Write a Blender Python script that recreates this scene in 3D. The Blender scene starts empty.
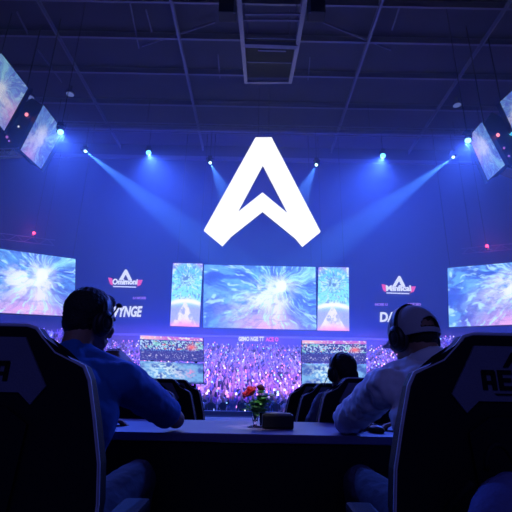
import bpy, bmesh, math, random
import numpy as np
from mathutils import Vector, Matrix, Euler, noise as mnoise

random.seed(7)
rng = np.random.default_rng(11)
S = bpy.context.scene
C = S.collection
R = math.radians

# ------------------------------------------------------------------ render view
S.view_settings.view_transform = 'Standard'
S.view_settings.look = 'None'
S.view_settings.gamma = 1.0
S.view_settings.exposure = 0.0
S.view_settings.use_curve_mapping = False
S.cycles.use_denoising = True
S.cycles.volume_bounces = 0
S.cycles.max_bounces = 8
S.cycles.use_light_tree = True

# ------------------------------------------------------------------ camera (eye 0.96 m, tilted up, slight roll)
HC, PT, RO, F = 0.96, R(17.7), R(1.1), 400.0
U0 = Vector((0, -math.sin(PT), math.cos(PT))); R0 = Vector((1, 0, 0)); FW = Vector((0, math.cos(PT), math.sin(PT)))
cR = R0*math.cos(RO) + U0*math.sin(RO)
cU = -R0*math.sin(RO) + U0*math.cos(RO)
cam = bpy.data.objects.new('camera', bpy.data.cameras.new('camera'))
cam.data.sensor_width = 36; cam.data.lens = 36*F/512; cam.data.clip_end = 300; cam.data.clip_start = .02
M = Matrix((cR, cU, -FW)).transposed().to_4x4(); M.translation = (0, 0, HC)
cam.matrix_world = M
C.objects.link(cam); S.camera = cam


def W(px, py, Y):
    """point at world depth Y seen at a pixel of the photograph (used to lay the place out)"""
    d = cR*((px-256)/F) + cU*((256-py)/F) + FW
    t = Y/d.y
    return Vector((0, 0, HC)) + d*t


# ------------------------------------------------------------------ materials
def mat(name, col, rough=.6, metal=0, bump=0, bscale=60, spec=.4, var=0, vscale=8, trans=0, sheen=0):
    m = bpy.data.materials.new(name); m.use_nodes = True
    nt = m.node_tree; b = nt.nodes['Principled BSDF']
    b.inputs['Base Color'].default_value = (*col, 1)
    b.inputs['Roughness'].default_value = rough
    b.inputs['Metallic'].default_value = metal
    b.inputs['Specular IOR Level'].default_value = spec
    if trans: b.inputs['Transmission Weight'].default_value = trans
    if sheen: b.inputs['Sheen Weight'].default_value = sheen
    tc = nt.nodes.new('ShaderNodeTexCoord')
    if var:
        n = nt.nodes.new('ShaderNodeTexNoise'); n.inputs['Scale'].default_value = vscale; n.inputs['Detail'].default_value = 4
        mx = nt.nodes.new('ShaderNodeMix'); mx.data_type = 'RGBA'
        mx.inputs[6].default_value = (*[c*(1-var) for c in col], 1)
        mx.inputs[7].default_value = (*[min(1, c*(1+var)) for c in col], 1)
        nt.links.new(tc.outputs['Object'], n.inputs['Vector'])
        nt.links.new(n.outputs['Fac'], mx.inputs[0]); nt.links.new(mx.outputs[2], b.inputs['Base Color'])
    if bump:
        n = nt.nodes.new('ShaderNodeTexNoise'); n.inputs['Scale'].default_value = bscale; n.inputs['Detail'].default_value = 3
        bp = nt.nodes.new('ShaderNodeBump'); bp.inputs['Strength'].default_value = bump; bp.inputs['Distance'].default_value = .01
        nt.links.new(tc.outputs['Object'], n.inputs['Vector'])
        nt.links.new(n.outputs['Fac'], bp.inputs['Height']); nt.links.new(bp.outputs['Normal'], b.inputs['Normal'])
    return m


def emis(name, col, st=1, sample=False):
    m = bpy.data.materials.new(name); m.use_nodes = True
    nt = m.node_tree; nt.nodes.clear()
    e = nt.nodes.new('ShaderNodeEmission'); o = nt.nodes.new('ShaderNodeOutputMaterial')
    e.inputs[0].default_value = (*col, 1); e.inputs[1].default_value = st
    nt.links.new(e.outputs[0], o.inputs[0])
    if not sample: m.cycles.emission_sampling = 'NONE'
    return m


def emis_attr(name, st=1):
    m = bpy.data.materials.new(name); m.use_nodes = True
    nt = m.node_tree; nt.nodes.clear()
    a = nt.nodes.new('ShaderNodeAttribute'); a.attribute_name = 'picture'
    e = nt.nodes.new('ShaderNodeEmission'); o = nt.nodes.new('ShaderNodeOutputMaterial')
    nt.links.new(a.outputs['Color'], e.inputs[0]); e.inputs[1].default_value = st
    nt.links.new(e.outputs[0], o.inputs[0])
    m.cycles.emission_sampling = 'NONE'
    return m


M_black = mat('black_leather', (.006, .006, .009), .6, bump=.15, bscale=180, spec=.12)
M_panel = mat('grey_chair_fabric', (.13, .125, .18), .8, bump=.2, bscale=250, var=.12, vscale=20, spec=.1)
M_pipe = mat('grey_piping', (.45, .44, .52), .5)
M_ink = mat('black_embroidery', (.006, .006, .008), .8, spec=.1)
M_plast = mat('black_plastic', (.008, .008, .010), .45, bump=.05, bscale=300)
M_cush = mat('dark_ear_cushion', (.02, .02, .028), .7)
M_metal = mat('dark_metal', (.05, .05, .06), .4, .8, bump=.05)
M_truss = mat('painted_truss_metal', (.22, .22, .30), .55, .3, var=.2)
M_skin = mat('skin', (.30, .16, .11), .55, bump=.08, bscale=120, var=.1, vscale=30)
M_hair = mat('black_hair', (.006, .005, .006), .6, bump=.6, bscale=160)
M_eye = mat('eye', (.5, .5, .5), .2)
M_tee = mat('blue_cotton', (.02, .13, .42), .85, bump=.2, bscale=40, var=.15, vscale=10)
M_shirt = mat('white_cotton', (.72, .72, .78), .85, bump=.25, bscale=25, var=.08, vscale=10)
M_grey = mat('grey_cotton', (.16, .16, .25), .85, bump=.2, bscale=40)
M_cap = mat('pale_cap_cloth', (.42, .41, .44), .85, bump=.2, bscale=200)
M_trous = mat('blue_grey_trousers', (.03, .028, .055), .85, bump=.2, bscale=60, var=.1)
M_desk = mat('dark_desk_laminate', (.095, .075, .18), .42, bump=.05, bscale=90, var=.15, vscale=6)
M_deskf = mat('black_desk_front', (.006, .006, .009), .7, spec=.15)
M_box = mat('black_box_vinyl', (.008, .008, .01), .5, bump=.1, bscale=150)
M_petal = mat('red_rose_petal', (.75, .01, .03), .6, var=.25, vscale=60, sheen=.3)
M_petal2 = mat('dark_red_rose_petal', (.10, .008, .02), .6, var=.2, vscale=60)
M_leaf = mat('green_leaf', (.13, .42, .10), .5, var=.35, vscale=50)
M_stem = mat('green_stem', (.08, .34, .12), .6)
M_glass = mat('clear_glass', (.9, .93, .97), .03, trans=1, spec=.5)
M_bag = mat('blue_nylon', (.10, .11, .30), .75, bump=.25, bscale=120, var=.1)
M_wall = mat('arena_wall_paint', (.055, .06, .12), .9, var=.12, vscale=.25, bump=.1, bscale=3)
M_ceil = mat('dark_ceiling_deck', (.05, .05, .09), .9, var=.3, vscale=.3, bump=.2, bscale=2)
M_floor = mat('stage_floor', (.10, .10, .16), .5, var=.15, vscale=1.5, bump=.05)
M_step = mat('stand_concrete', (.05, .05, .08), .9, var=.2, vscale=1)
M_white = emis('white_sign_light', (1, 1, 1), 1.25)
M_wtxt = emis('white_lettering_light', (.85, .9, 1), 1.0)
M_pink = emis('pink_lettering_light', (1, .10, .32), .9)
M_lav = emis('lavender_lettering_light', (.32, .16, .75), .9)
M_lens_w = emis('cyan_white_lens', (.55, .95, 1), 3.5)
M_lens_c = emis('cyan_lens', (.30, .80, 1), 2.6)
M_lens_b = emis('blue_lens', (.12, .5, 1), 4)
M_red = emis('red_warning_lens', (1, .05, .12), 5)
M_lampdim = emis('dim_ceiling_lamp', (.10, .14, .42), 1)

# ------------------------------------------------------------------ object helpers


def link(name, me, m=None, parent=None):
    o = bpy.data.objects.new(name, me); C.objects.link(o)
    if m is not None:
        ms = m if isinstance(m, (list, tuple)) else [m]
        if len(me.materials) == 0:
            for x in ms: me.materials.append(x)
    if parent is not None: o.parent = parent
    return o


def obj(name, bm, m, parent=None, smooth=False):
    me = bpy.data.meshes.new(name)
    bmesh.ops.recalc_face_normals(bm, faces=bm.faces[:])
    if smooth:
        for f in bm.faces: f.smooth = True
    bm.to_mesh(me); bm.free()
    return link(name, me, m, parent)


def tag(o, label, cat, group=None, kind=None):
    if label: o['label'] = label
    if cat: o['category'] = cat
    if group: o['group'] = group
    if kind: o['kind'] = kind
    return o


def struct(o):
    o['kind'] = 'structure'; return o


def thing(name, label, cat, loc=(0, 0, 0), rotz=0, group=None):
    o = bpy.data.objects.new(name, None); C.objects.link(o)
    o.location = loc; o.rotation_euler = (0, 0, rotz); o.empty_display_size = .1
    return tag(o, label, cat, group)


def copy_tree(o, parent=None):
    c = o.copy(); C.objects.link(c)
    if parent is not None: c.parent = parent
    for ch in list(o.children): copy_tree(ch, c)
    return c


def add_box(bm, c, s, rot=None, bevel=0):
    r = bmesh.ops.create_cube(bm, size=1)
    vs = r['verts']
    for v in vs: v.co = Vector((v.co.x*s[0], v.co.y*s[1], v.co.z*s[2]))
    if bevel:
        es = list({e for v in vs for e in v.link_edges})
        rb = bmesh.ops.bevel(bm, geom=es, offset=bevel, segments=2, affect='EDGES', profile=.6)
        vs = list({v for f in rb['faces'] for v in f.verts} | {v for v in vs if v.is_valid})
    mt = Matrix.Translation(Vector(c)) @ (rot.to_4x4() if rot is not None else Matrix())
    for v in vs: v.co = mt @ v.co
    return vs


def ring_loft(bm, rings, caps=True, closed=False):
    """rings: list of lists of Vectors"""
    vr = [[bm.verts.new(p) for p in r] for r in rings]
    n = len(vr[0])
    k = len(vr)
    for i in range(k if closed else k-1):
        a, b = vr[i], vr[(i+1) % k]
        for j in range(n):
            bm.faces.new((a[j], a[(j+1) % n], b[(j+1) % n], b[j]))
    if caps and not closed:
        bm.faces.new(vr[0][::-1]); bm.faces.new(vr[-1])
    return vr


def frame_of(d):
    d = Vector(d).normalized()
    up = Vector((0, 0, 1)) if abs(d.z) < .95 else Vector((1, 0, 0))
    x = up.cross(d).normalized(); y = d.cross(x)
    return x, y, d


def add_tube(bm, pts, r, n=8, closed=False, r1=None):
    pts = [Vector(p) for p in pts]; rings = []
    for i, p in enumerate(pts):
        if closed: d = pts[(i+1) % len(pts)] - pts[i-1]
        else: d = pts[min(i+1, len(pts)-1)] - pts[max(i-1, 0)]
        x, y, _ = frame_of(d)
        if rings:   # keep the frame from flipping
            ref = (rings[-1][0] - pts[i-1]).normalized()
            dn = d.normalized(); ref = (ref - dn*ref.dot(dn))
            if ref.length > 1e-6: x = ref.normalized(); y = dn.cross(x)
        rr = r if r1 is None else r + (r1-r)*i/max(1, len(pts)-1)
        rings.append([p + x*rr*math.cos(2*math.pi*j/n) + y*rr*math.sin(2*math.pi*j/n) for j in range(n)])
    ring_loft(bm, rings, True, closed)


def add_lathe(bm, prof, c=(0, 0, 0), n=24, caps=True):
    c = Vector(c)
    rings = [[c + Vector((max(r, 1e-4)*math.cos(2*math.pi*j/n), max(r, 1e-4)*math.sin(2*math.pi*j/n), z)) for j in range(n)] for r, z in prof]
    ring_loft(bm, rings, caps)


def add_capsule(bm, p0, r0, p1, r1, n=14, k=4):
    p0, p1 = Vector(p0), Vector(p1); d = p1-p0
    if d.length < 1e-5: d = Vector((0, 0, 1e-4))
    x, y, z = frame_of(d); rings = []
    for i in range(k+1):
        a = -math.pi/2 + (math.pi/2)*i/k
        rr, h = max(r0*math.cos(a), 1e-4), r0*math.sin(a)
        rings.append([p0 + z*h + (x*math.cos(2*math.pi*j/n) + y*math.sin(2*math.pi*j/n))*rr for j in range(n)])
    for i in range(k+1):
        a = (math.pi/2)*i/k
        rr, h = max(r1*math.cos(a), 1e-4), r1*math.sin(a)
        rings.append([p1 + z*h + (x*math.cos(2*math.pi*j/n) + y*math.sin(2*math.pi*j/n))*rr for j in range(n)])
    ring_loft(bm, rings)


def add_ell(bm, c, r, rot=None, u=20, v=14):
    mt = Matrix.Translation(Vector(c)) @ (rot.to_4x4() if rot is not None else Matrix()) @ Matrix.Diagonal((*r, 1))
    bmesh.ops.create_uvsphere(bm, u_segments=u, v_segments=v, radius=1, matrix=mt)


def fuse(name, bm, voxel, sm=6, disp=0, dscale=.1):
    """voxel-fuse overlapping closed shapes into one continuous surface, smoothed; returns mesh"""
    me = bpy.data.meshes.new(name); bmesh.ops.recalc_face_normals(bm, faces=bm.faces[:])
    bm.to_mesh(me); bm.free()
    o = bpy.data.objects.new('tmp', me); C.objects.link(o)
    md = o.modifiers.new('r', 'REMESH'); md.mode = 'VOXEL'; md.voxel_size = voxel; md.use_smooth_shade = True
    if sm:
        s = o.modifiers.new('s', 'SMOOTH'); s.factor = .5; s.iterations = sm
    dg = bpy.context.evaluated_depsgraph_get(); dg.update()
    out = bpy.data.meshes.new_from_object(o.evaluated_get(dg), depsgraph=dg)
    bpy.data.objects.remove(o); bpy.data.meshes.remove(me)
    out.name = name
    if disp:
        n = len(out.vertices)
        nor = np.empty(n*3); out.vertices.foreach_get('normal', nor)
        co = np.empty(n*3); out.vertices.foreach_get('co', co)
        co = co.reshape(-1, 3); nor = nor.reshape(-1, 3)
        h = np.array([mnoise.noise(Vector(p)/dscale) + .5*mnoise.noise(Vector(p)/dscale*2.3) for p in co])
        out.vertices.foreach_set('co', (co + nor*(h*disp)[:, None]).ravel())
    for p in out.polygons: p.use_smooth = True
    out.update()
    return out


def text_mesh(txt, size, depth, bold=0, align='CENTER', sx=1, res=3, shear=0):
    cu = bpy.data.curves.new('t', 'FONT'); cu.body = txt; cu.size = size; cu.extrude = depth; cu.align_x = align
    cu.align_y = 'CENTER'; cu.resolution_u = res; cu.offset = bold; cu.shear = shear
    o = bpy.data.objects.new('t', cu); C.objects.link(o)
    dg = bpy.context.evaluated_depsgraph_get(); dg.update()
    me = bpy.data.meshes.new_from_object(o.evaluated_get(dg), depsgraph=dg)
    bpy.data.objects.remove(o); bpy.data.curves.remove(cu)
    me.transform(Matrix.Rotation(R(90), 4, 'X') @ Matrix.Diagonal((sx, 1, 1, 1)))
    me.materials.clear()
    return me


def prism(bm, poly, y0, y1):
    """poly: (x,z) list extruded along Y"""
    n = len(poly)
    a = [bm.verts.new((x, y0, z)) for x, z in poly]; b = [bm.verts.new((x, y1, z)) for x, z in poly]
    bm.faces.new(a); bm.faces.new(b[::-1])
    for i in range(n): bm.faces.new((a[i], b[i], b[(i+1) % n], a[(i+1) % n]))
    return a, b


def box_obj(name, c, s, m, parent=None, bevel=0, rot=None):
    bm = bmesh.new(); add_box(bm, c, s, rot, bevel); return obj(name, bm, m, parent)


# ================================================================== SETTING
YB = 54.0      # back wall
ZC = 36.0
struct(box_obj('floor', (0, 2.4, -.1), (84, 20.8, .2), M_floor))             # raised stage floor, ends at y = 12.8
struct(box_obj('floor_arena', (0, 20.9, -1.6), (84, 66.2, .2), M_step))
struct(box_obj('trim_1', (0, 12.83, -.05), (84, .06, .14), M_truss))           # pale lip of the stage
struct(box_obj('wall_stage', (0, 12.75, -.85), (84, .08, 1.3), M_deskf))
struct(box_obj('wall_back', (0, YB+.2, 17), (84.8, .4, 38), M_wall))
struct(box_obj('wall_left', (-42.2, 20.5, 17), (.4, 67, 38), M_wall))
struct(box_obj('wall_right', (42.2, 20.5, 17), (.4, 67, 38), M_wall))
struct(box_obj('ceiling', (0, 20.5, ZC+.2), (84.8, 67.4, .4), M_ceil))
# ledge band on the back wall, just under the ceiling and under the screens
struct(box_obj('trim_2', (0, YB-.25, 33.6), (84, .5, .5), M_truss))
struct(box_obj('trim_3', (0, YB-.15, 6.9), (84, .3, .25), M_truss))

# ceiling beams (steel joists seen as faint lines) : ceiling plane crossing for a pixel


def ceil_pt(px, py, z=ZC-.6):
    d = cR*((px-256)/F) + cU*((256-py)/F) + FW
    t = (z-HC)/d.z
    return Vector((0, 0, HC)) + d*t


def joist(a, b, w, h, name='trim_4'):
    a, b = Vector(a), Vector(b); d = b-a
    bm = bmesh.new()
    ang = math.atan2(d.y, d.x)
    mid = (a+b)/2
    rot = Euler((0, 0, ang)).to_matrix()
    # I-beam: two flanges and a web
    add_box(bm, mid + Vector((0, 0, h/2)), (d.length, w, .08), rot)
    add_box(bm, mid - Vector((0, 0, h/2)), (d.length, w, .08), rot)
    add_box(bm, mid, (d.length, w*.25, h), rot)
    o = obj(name, bm, M_truss)
    return struct(o)


for y, w in ((18.3, .30), (24.2, .42), (28.8, .2), (33.0, .24), (38.0, .24), (43.5, .3), (49, .3)):
    joist((-41.5, y, ZC-.5), (41.5, y, ZC-.5), w, .7)
for x, w in ((-8.4, .24), (11.2, .24), (-21, .12), (23, .12), (-33, .12), (34, .12)):
    joist((x, 2, ZC-1.0), (x, 53.4, ZC-1.0), w, .5)
for (a, b) in (((130, 3), (139, 48)), ((146, 10), (152, 32)), ((38, 50), (62, 82)), ((17, 12), (28, 34)),
               ((218, 55), (220, 78)), ((310, 58), (308, 80)), ((400, 6), (392, 30)), ((142, 46), (215, 22)), ((323, 22), (391, 50)),
               ((200, 102), (243, 102)), ((268, 104), (330, 105))):
    joist(ceil_pt(*a), ceil_pt(*b), .10, .14)

# ------------------------------------------------------------------ hanging gantry (ladder-like catwalk) top centre
g = thing('catwalk', 'pale steel ladder-like catwalk hanging under the dark ceiling, top centre', 'catwalk', (0, 25, 24))
rail = {}
nodes_l = [(238, -14, 19), (243, 45, 25), (246, 82, 31.5)]
nodes_r = [(307, -14, 19), (297.5, 45, 25), (290, 82, 31.5)]
base = Vector((0, 25, 24))


def bar(bm, a, b, w):
    a, b = Vector(a), Vector(b); x, y, z = frame_of(b-a)
    rot = Matrix((x, y, z)).transposed()
    add_box(bm, (a+b)/2, (w, w, (b-a).length), rot)


def P(n, dz=0): return W(n[0], n[1], n[2]*.95) + Vector((0, 0, dz)) - base


for nd in (nodes_l, nodes_r):
    bm = bmesh.new()
    for i in range(2): bar(bm, P(nd[i]), P(nd[i+1]), .30)
    obj('side_rail', bm, M_truss, g)
    bm = bmesh.new()
    for i in range(2): bar(bm, P(nd[i], 1.3), P(nd[i+1], 1.3), .12)
    for i in range(2):
        for k in range(4): 
            q = k/4
            bar(bm, P(nd[i]).lerp(P(nd[i+1]), q), P(nd[i], 1.3).lerp(P(nd[i+1], 1.3), q), .07)
    obj('handrail', bm, M_truss, g)
for (pl, pr, w) in (((245, 14, 21.5), (300, 14, 21.5), .12), ((243, 20, 22.2), (303, 20, 22.2), .12), ((243, 44, 25), (297.5, 46, 25), .34), ((246, 82, 31.5), (290, 82, 31.5), .22),
                    ((247, 38, 24.4), (296, 39, 24.4), .08), ((258, 50, 26), (286, 51, 26), .12), ((247, 62, 28), (293, 63, 28), .07)):
    bm = bmesh.new(); bar(bm, P(pl), P(pr), w); obj('rung', bm, M_truss, g)
bm = bmesh.new()
a0, a1, b1, b0 = P(nodes_l[1], .5), P(nodes_l[2], .5), P(nodes_r[2], .5), P(nodes_r[1], .5)
vs = [bm.verts.new(p) for p in (a0, a1, b1, b0)]; f = bm.faces.new(vs)
r = bmesh.ops.extrude_face_region(bm, geom=[f]); bmesh.ops.translate(bm, verts=[v for v in r['geom'] if isinstance(v, bmesh.types.BMVert)], vec=(0, 0, .1))
obj('deck', bm, M_deskf, g)
for n_ in nodes_l[1:] + nodes_r[1:]:
    bm = bmesh.new(); p_ = P(n_, 1.3); add_tube(bm, [p_, Vector((p_.x, p_.y, ZC-.2-24))], .04, 6); obj('hanger_rod', bm, M_truss, g)


# dark winch boxes with a bright edge on both sides of the catwalk
for (px, py, lab) in ((228, 4, 'black speaker cluster box hanging left of the catwalk'), (316, 4, 'black speaker cluster box hanging right of the catwalk')):
    c_ = W(px, py, 20)
    t = thing('hanging_speaker', lab, 'speaker', c_, 0, None)
    box_obj('housing', (0, 0, 0), (1.1, .8, 2.2), M_plast, t, .05)
    box_obj('bracket', ((.5 if px < 256 else -.5), -.42, -.1), (.16, .06, 2.3), M_truss, t)
    bm = bmesh.new(); add_tube(bm, [(0, 0, 1.1), (0, 0, ZC-.2-c_.z)], .04, 6); obj('hanger_rod', bm, M_truss, t)

# ================================================================== BIG A LOGO
apx = [(255.5, 139), (271.5, 139), (320, 232.5), (302.3, 247), (295, 238.5), (262.5, 212), (231, 237), (222.4, 246.5), (204.2, 231.3)]
ahole = [(262.8, 165.8), (288.6, 215.5), (262.4, 193.8), (237, 214)]
YA = 40.0
o3 = [W(x, y, YA) for x, y in apx]; h3 = [W(x, y, YA) for x, y in ahole]
ac = sum(o3, Vector())/len(o3)
logo = thing('hanging_logo_sign', 'huge glowing white letter A emblem hanging in mid-air above the centre screen', 'sign', ac)


def ring_prism(outer, holes, y0, y1, m, name, parent):
    bm = bmesh.new()
    loops = []
    for lp in [outer]+holes:
        vs = [bm.verts.new((x, y0, z)) for x, z in lp]
        es = [bm.edges.new((vs[i], vs[(i+1) % len(vs)])) for i in range(len(vs))]
        loops.append((vs, es))
    bmesh.ops.triangle_fill(bm, edges=[e for l in loops for e in l[1]], use_beauty=True)
    fs = bm.faces[:]
    r = bmesh.ops.extrude_face_region(bm, geom=fs)
    bmesh.ops.translate(bm, verts=[v for v in r['geom'] if isinstance(v, bmesh.types.BMVert)], vec=(0, y1-y0, 0))
    return obj(name, bm, m, parent)


ring_prism([((p-ac).x, (p-ac).z) for p in o3], [[((p-ac).x, (p-ac).z) for p in h3]], -.35, .0, M_white, 'glowing_face', logo)
ring_prism([((p-ac).x*.985, (p-ac).z*.985) for p in o3], [[((p-ac).x*1.0, (p-ac).z*1.0) for p in h3]], .01, .35, M_plast, 'rear_housing', logo)
for x in (-.6, .6):
    top = (o3[0]+o3[1])/2-ac
    bm = bmesh.new(); add_tube(bm, [(top.x+x, .2, top.z-.15), (top.x+x, .2, ZC-.6-ac.z)], .02, 6); obj('suspension_cable', bm, M_metal, logo)

# ================================================================== SCREEN PICTURES


def vnoise(x, y, seed=0):
    xi = np.floor(x).astype(int); yi = np.floor(y).astype(int); fx = x-xi; fy = y-yi
    fx = fx*fx*(3-2*fx); fy = fy*fy*(3-2*fy)

    def h(a, b):
        n = (a*374761393 + b*668265263 + seed*974634777) & 0xffffffff
        n = ((n ^ (n >> 13))*1274126177) & 0xffffffff
        return ((n ^ (n >> 16)) & 0xffff)/65535.0
    return (h(xi, yi)*(1-fx)+h(xi+1, yi)*fx)*(1-fy) + (h(xi, yi+1)*(1-fx)+h(xi+1, yi+1)*fx)*fy


def fbm(x, y, seed=0, o=4):
    s = 0; a = .5
    for i in range(o): s = s + a*vnoise(x*2**i+17*i, y*2**i+9*i, seed+i); a *= .5
    return s/(1-.5**o)


def mix(a, b, t):
    t = np.clip(t, 0, 1)[..., None]
    return a*(1-t)+b*t


def col(*c): return np.array(c, float)


def sstep(a, b, x):
    t = np.clip((x-a)/(b-a), 0, 1); return t*t*(3-2*t)


def art_burst(u, v, cx=.67, cy=.36, asp=1.78, seed=3, dirx=-1):
    dx = (u-cx)*asp+(fbm(u*4+9, v*3, seed+80)-.5)*.34; dy = v-cy+(fbm(u*4, v*3+5, seed+81)-.5)*.30; r = np.hypot(dx, dy)+1e-4; th = np.arctan2(dy, dx*(-dirx))
    warp = fbm(u*5, v*5, seed)*.5
    st = fbm(th*7+warp*2, r*3.0, seed+5, 4); st2 = fbm(th*22+warp*5, r*7, seed+9, 3)
    c = mix(col(.06, .14, .72), col(.14, .42, .92), sstep(.3, .65, st))
    c = mix(c, col(.30, .85, 1.0), sstep(.55, .78, st2)*.8*sstep(1.3, .1, r))
    c = mix(c, col(.05, .10, .55), sstep(.55, .72, fbm(th*13+3, r*5, seed+2))*.65)
    # bright turquoise wing toward the far upper corner
    wing = sstep(.35, .05, np.abs(th+.55))*sstep(.05, .2, r)
    c = mix(c, col(.35, .88, .95), wing*(.45+.6*st2))
    # dark blue shadow under the wing
    sh = sstep(.45, .1, np.abs(th-.55))*sstep(.12, .3, r)
    c = mix(c, col(.07, .16, .66), sh*.75)
    c = mix(c, col(.2, .62, .9), sh*sstep(.55, .75, st2)*.7)
    # pale shattered arm toward the lower inner corner
    arm = sstep(.60, .12, np.abs(np.abs(th)-2.62)*(1+.3*np.sin(th*3)))*(th > 0)*sstep(1.35, .1, r)
    c = mix(c, col(.80, .84, 1.0), arm*sstep(.20, .5, fbm(u*18+v*9, v*18-u*6, seed+20))*1.0)
    crack = np.abs(fbm(u*14+v*14, (v-u)*5, seed+31, 3)-.5)
    c = mix(c, col(.12, .22, .66), arm*sstep(.035, .0, crack)*.9)
    c = mix(c, col(.92, 1.0, 1.12), sstep(.34, .08, np.hypot((u-cx+.10)*1.2, (v-cy-.10)*.9))*sstep(.38, .6, fbm(u*13+7, v*8, seed+91, 4))*.95)
    # pink light at the foot
    pk = np.exp(-(((u-(cx-.10*(-dirx)))/.26)**2+((v-1.02)/.26)**2))
    c = mix(c, col(.95, .48, .86), pk*.95)
    c = mix(c, col(1, .93, 1), np.exp(-(((u-cx+.02)/.07)**2+((v-.72)/.2)**2))*.8)
    c = mix(c, col(1.0, 1.05, 1.1), np.exp(-(r/(.10+.14*st2))**2)*1.3*sstep(.15,.45,fbm(u*16,v*9,seed+40)+.25*(r<.08)))
    c = mix(c, c*.6+col(0,.02,.16), sstep(.045, .0, np.abs(fbm(u*10+th*2, v*10, seed+50, 4)-.5))*.75*sstep(.05,.2,r))
    c = mix(c, col(.55,.95,1.1), sstep(.60,.74, fbm(th*18, r*7, seed+60, 3))*.7)
    c = mix(c, c*.6+col(0,.03,.2), sstep(.58,.72, fbm(th*16+9, r*6, seed+70, 3))*.6)
    return c


def art_poster(u, v, seed=1):
    x = (u-.5); y = (v-.27)*2.1
    r = np.hypot(x, y)*.8; th = np.arctan2(y, x)
    n = fbm(u*9, v*18, seed)
    c = mix(col(.55, .22, .85), col(.16, .62, .90), sstep(.62, .36, r)+0*u)
    c = mix(c, col(.25, .8, .95), sstep(.6, .35, np.abs(v-.45)*2))
    ring = .5+.5*np.sin(r*75+3*n); c = mix(c, col(.06, .25, .55), ring*sstep(.30, .2, r)*sstep(.35, .65, n+.05)*.7)
    c = mix(c, col(.75, .9, 1), (.5+.5*np.sin(th*14+r*40))*sstep(.25, .1, r)*.6)
    c = mix(c, col(1.05, 1.0, 1.0), np.exp(-((v-.60-.25*(u-.5)**2)/.045)**2))
    c = mix(c, col(.75,1,1.1), sstep(.58,.7, fbm(th*9+r*6, r*16, seed+11, 3))*.75*(v<.55))
    c = mix(c, col(.10,.20,.62), sstep(.56,.7, fbm(th*12+4-r*9, r*13, seed+12, 3))*.7*(v<.58))
    c = mix(c, col(.04,.16,.36), sstep(.5,.75,vnoise(u*16,v*34,seed+21))*sstep(.2,.1,r)*.8)
    tri = sstep(.02, -.02, np.abs(u-.48)-(v-.60)*1.1)*(v > .6)
    c = mix(c, col(.35, .55, .95), (v > .63)*.7*sstep(.63, .7, v))
    c = mix(c, col(.95, .88, .98), tri*sstep(.25, .6, n))
    c = mix(c, col(.15, .35, .6), sstep(.03, 0, np.abs(fbm(u*12, v*24, seed+7)-.5))*sstep(.6, .75, v)*sstep(.95, .8, v)*.8)
    c = mix(c, col(1, .35, .75), sstep(.84, 1.0, v-.10*np.abs(u-.5)))
    return c


def art_scores(u, v, seed=2):
    n = vnoise(u*64, v*26, seed); h = vnoise(u*22+5, v*9, seed+1)
    c = mix(col(.06, .07, .45), col(.15, .35, .95), sstep(.45, .8, n))
    rows = (np.abs(v-.37) < .19)
    c = mix(c, col(.55, .75, 1.1), rows*sstep(.5, .7, n))
    c = mix(c, col(.35, .9, .85), rows*sstep(.62, .8, h)*.6)
    c = mix(c, col(1, .18, .25), np.exp(-(((u-.82)/.07)**2+((v-.42)/.11)**2)))
    c = mix(c, col(.9, .25, .3), rows*sstep(.8, .9, vnoise(u*30, v*14, seed+7)))
    low = (v > .6); c = mix(c, col(.07, .07, .42), low*.8)
    c = mix(c, col(.65, .6, 1), low*sstep(.7, .9, n)*sstep(.2, .0, np.abs(v-.8)))
    head = (v < .16); c = mix(c, col(.72, .22, .85), head*.85)
    c = mix(c, col(1, .55, .8), head*sstep(.35, .0, np.abs(u-.12)))
    c = mix(c, col(.9, .9, 1), head*sstep(.62, .8, vnoise(u*45, v*20, seed+3)))
    return c


def art_game(u, v, seed=5):
    n = fbm(u*9, v*5, seed); m = fbm(u*30, v*16, seed+2, 3)
    c = mix(col(.08, .16, .62), col(.22, .50, .95), sstep(.35, .65, n))
    c = mix(c, col(.75, 1.0, 1.1), np.exp(-(((u-.38)/.24)**2+((v-.45)/.5)**2))*sstep(.4, .6, m))
    c = mix(c, col(.7, .7, 1), np.exp(-(((u-.62)/.10)**2+((v-.62)/.25)**2))*sstep(.4, .6, m)*.8)
    c = mix(c, col(.9, .35, .75), np.exp(-(((u-.80)/.06)**2+((v-.5)/.2)**2))*sstep(.42, .55, m)*.9)
    c = mix(c, col(.03, .04, .2), sstep(.9, .97, v)*.8)
    return c


M_scr = emis_attr('led_picture', 1.25)
M_scr_dim = emis_attr('led_picture_dim', .7)


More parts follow.
